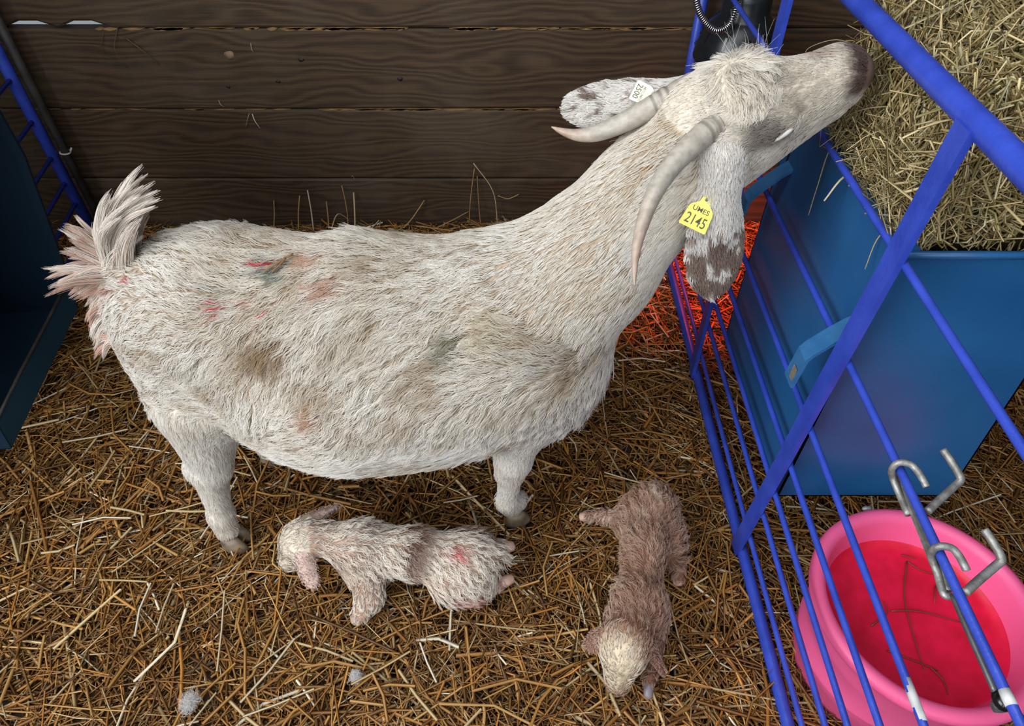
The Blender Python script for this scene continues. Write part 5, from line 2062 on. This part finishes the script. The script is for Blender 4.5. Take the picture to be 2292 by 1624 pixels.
# stalks standing against the plank wall
WY = 1.955
STAND = [
    ([(-0.145, 1.93, 0.02), (-0.135, 1.945, 0.12), (-0.120, WY, 0.215)], 0.0026, (0.42, 0.25, 0.09), 'brown stalk leaning left against the wall, part of the tall arch'),
    ([(-0.048, 1.93, 0.02), (-0.062, 1.945, 0.14), (-0.122, WY, 0.235)], 0.0024, (0.58, 0.46, 0.27), 'pale stalk forming the right side of the tall straw arch'),
    ([(-0.105, 1.92, 0.02), (-0.110, 1.945, 0.10), (-0.112, WY, 0.190)], 0.0022, (0.40, 0.24, 0.09), 'brown upright stalk inside the tall straw arch'),
    ([(-0.046, 1.95, 0.120), (-0.012, 1.952, 0.108), (0.022, WY, 0.122)], 0.0020, (0.42, 0.26, 0.10), 'short bent stalk sticking out right of the straw arch'),
    ([(-0.545, 1.90, 0.02), (-0.545, 1.93, 0.09), (-0.553, WY, 0.155)], 0.0026, (0.42, 0.24, 0.08), 'orange brown stalk upright against the wall above the loin'),
    ([(-0.520, 1.88, 0.02), (-0.518, 1.92, 0.08), (-0.519, WY, 0.130)], 0.0028, (0.50, 0.36, 0.18), 'thick pale stalk upright right of the orange brown one'),
    ([(-0.662, 1.90, 0.02), (-0.664, 1.93, 0.08), (-0.668, WY, 0.138)], 0.0021, (0.56, 0.48, 0.34), 'thin pale stalk with a hooked tip against the wall'),
    ([(-0.712, 1.90, 0.02), (-0.708, 1.93, 0.07), (-0.698, WY, 0.118)], 0.0022, (0.40, 0.23, 0.08), 'short brown stalk leaning right near the hip'),
    ([(-0.795, 1.90, 0.02), (-0.79, 1.93, 0.06), (-0.788, WY, 0.100)], 0.0019, (0.36, 0.21, 0.08), 'short thin stalk upright behind the hip'),
    ([(-0.610, 1.90, 0.02), (-0.612, 1.93, 0.06), (-0.615, WY, 0.096)], 0.0022, (0.32, 0.18, 0.06), 'short dark stalk upright between the pale ones'),
    ([(-0.36, 1.90, 0.03), (-0.33, 1.92, 0.055), (-0.29, WY, 0.10)], 0.0024, (0.40, 0.23, 0.08), 'brown stalk slanting up right of the loin'),
    ([(-0.60, 1.89, 0.03), (-0.575, 1.92, 0.07), (-0.545, 1.94, 0.03)], 0.0024, (0.50, 0.36, 0.18), 'bent stalk folded over beside the upright ones'),
    ([(-0.25, 1.90, 0.03), (-0.20, 1.92, 0.045), (-0.145, 1.95, 0.06)], 0.0022, (0.38, 0.22, 0.08), 'low stalk slanting towards the tall straw arch'),
]
for pts, r, c, lab in STAND:
    stalk_obj('straw_stalk', bez(pts, 5), r, c, lab, 'straw', 'stalks against the wall', n=6)
# wisps caught on the planks
WISP = [
    ([(-0.790, WY + .012, 0.395), (-0.800, WY + .004, 0.375), (-0.812, WY + .008, 0.352)], 0.0014, (0.40, 0.32, 0.22), 'pale straw wisp caught in the middle plank seam, left one of a pair'),
    ([(-0.782, WY + .012, 0.392), (-0.776, WY + .002, 0.375), (-0.768, WY + .006, 0.348)], 0.0018, (0.60, 0.52, 0.42), 'pale straw wisp caught in the middle plank seam, right one of a pair'),
    ([(-1.075, WY + .012, 0.615), (-1.035, WY + .0, 0.585), (-1.005, WY + .008, 0.540)], 0.0026, (0.10, 0.065, 0.035), 'thick dark stem hanging from the upper plank seam'),
    ([(-1.085, WY + .012, 0.640), (-1.110, WY + .0, 0.585), (-1.100, WY + .01, 0.530)], 0.0014, (0.14, 0.09, 0.05), 'thin dark stem hanging beside the thick one on the wall'),
    ([(-1.13, WY + .012, 0.625), (-1.15, WY + .002, 0.58), (-1.125, WY + .01, 0.545)], 0.0014, (0.10, 0.07, 0.04), 'dark curled stem stuck under the upper plank seam'),
    ([(-0.52, WY + .012, 0.178), (-0.512, WY, 0.190), (-0.508, WY + .006, 0.172)], 0.0016, (0.40, 0.33, 0.25), 'tiny pale wisp on the lowest plank seam'),
    ([(-0.73, WY + .012, 0.598), (-0.729, WY + .004, 0.585), (-0.727, WY + .01, 0.572)], 0.0012, (0.45, 0.38, 0.28), 'tiny upright wisp right of the pale knot'),
    ([(-0.870, WY + .012, 0.435), (-0.864, WY + .003, 0.425), (-0.858, WY + .01, 0.415)], 0.0015, (0.42, 0.30, 0.16), 'tiny tan wisp above the middle plank seam'),
]
for pts, r, c, lab in WISP:
    stalk_obj('straw_wisp', bez(pts, 5), r, c, lab, 'straw', n=5, taper=0.5)

# stalks lying on the doe's back
zb = 0.0
for pts, r, c, lab in (
    ([(-0.3818, 0.8258, 0.0), (-0.360, 0.843, 0.0), (-0.3395, 0.8582, 0.0)], 0.0018, (0.24, 0.13, 0.05), 'brown straw bit lying across the green stain on the back'),
    ([(-0.3685, 0.8277, 0.0), (-0.358, 0.838, 0.0), (-0.350, 0.850, 0.0)], 0.0024, (0.20, 0.10, 0.04), 'thicker split straw bit on the back beside the thin one'),
):
    pp = []
    for p in pts:
        zz = np.linspace(0.76, 0.55, 200)
        f = G.field(np.stack([np.full(200, p[0]), np.full(200, p[1]), zz], 1))
        k = int(np.argmax(f < 0))
        pp.append((p[0], p[1], zz[k] + 0.011))
    stalk_obj('straw_bit', bez(pp, 4), r, c, lab, 'straw', n=5)

# hay stems hanging out of the feeder
for pts, r, c, lab in (
    ([(0.545, 0.935, 0.815), (0.505, 0.925, 0.800), (0.478, 0.905, 0.770)], 0.0030, (0.60, 0.52, 0.34), 'broad pale hay blade jutting out over the feeder panel'),
    ([(0.548, 1.02, 0.835), (0.515, 1.015, 0.805), (0.508, 1.00, 0.735), (0.503, 0.985, 0.690)], 0.0016, (0.42, 0.32, 0.16), 'long thin hay stem hanging down the feeder panel'),
    ([(0.560, 0.95, 0.900), (0.520, 0.97, 0.885), (0.505, 1.00, 0.850), (0.512, 1.03, 0.800)], 0.0017, (0.48, 0.38, 0.20), 'arched hay stem looping out under the muzzle'),
    ([(0.540, 1.05, 0.995), (0.525, 1.06, 1.020), (0.512, 1.08, 1.040)], 0.0028, (0.56, 0.46, 0.28), 'pale hay blade standing up at the back of the feeder'),
    ([(0.540, 1.08, 0.93), (0.505, 1.10, 0.935), (0.475, 1.12, 0.915), (0.470, 1.115, 0.900)], 0.0012, (0.40, 0.33, 0.20), 'curled hay stem beyond the muzzle'),
    ([(0.530, 0.80, 0.800), (0.512, 0.79, 0.780), (0.505, 0.775, 0.740)], 0.0013, (0.46, 0.36, 0.18), 'short hay stem hanging at the near end of the rim'),
):
    stalk_obj('hay_wisp', bez(pts, 5), r, c, lab, 'hay', n=5, mat='hay', taper=0.5)

# tufts of shed wool on the straw
for (c, r, lab) in (((-0.295, 0.470, 0.012), 0.008, 'small grey white wool tuft on the straw below the pale kid'), ((-0.595, 0.425, 0.010), 0.012, 'fluffy white wool tuft on the straw at the lower left')):
    tf = empty('wool_tuft', c)
    tag(tf, lab, 'wool', 'wool tufts on the straw')
    mb = MB()
    mb.ball(c, (r * 0.5, r * 0.7, r * 0.25), 10, 7)
    mesh_obj('clump', mb.v, mb.f, M['skin'], tf, True, np.tile(V3((0.62, 0.60, 0.58)), (len(mb.v), 1)))
    n_ = 420
    d_ = rs.normal(0, 1, (n_, 3)) * np.array([0.8, 1.1, 0.35])
    e_ = rs.normal(0, 1, (n_, 3)) * r * 0.45
    g_ = rs.normal(0, 1, (n_, 3)) * r * 0.35
    tt = np.linspace(0, 1, 7)
    P = V3(c) + d_[:, None] * r * 0.42 + d_[:, None] * (tt[None, :, None] * r * 0.18) + e_[:, None] * np.sin(tt * 4.0)[None, :, None] + g_[:, None] * np.cos(tt * 5.0)[None, :, None]
    P[..., 2] = np.maximum(P[..., 2], 0.004)
    fo = hair_object('fibres', P, 0.00016, 0.0001, np.tile(V3((0.72, 0.70, 0.68)), (n_, 1)), M['fur'], tf)
    fo['kind'] = 'stuff'
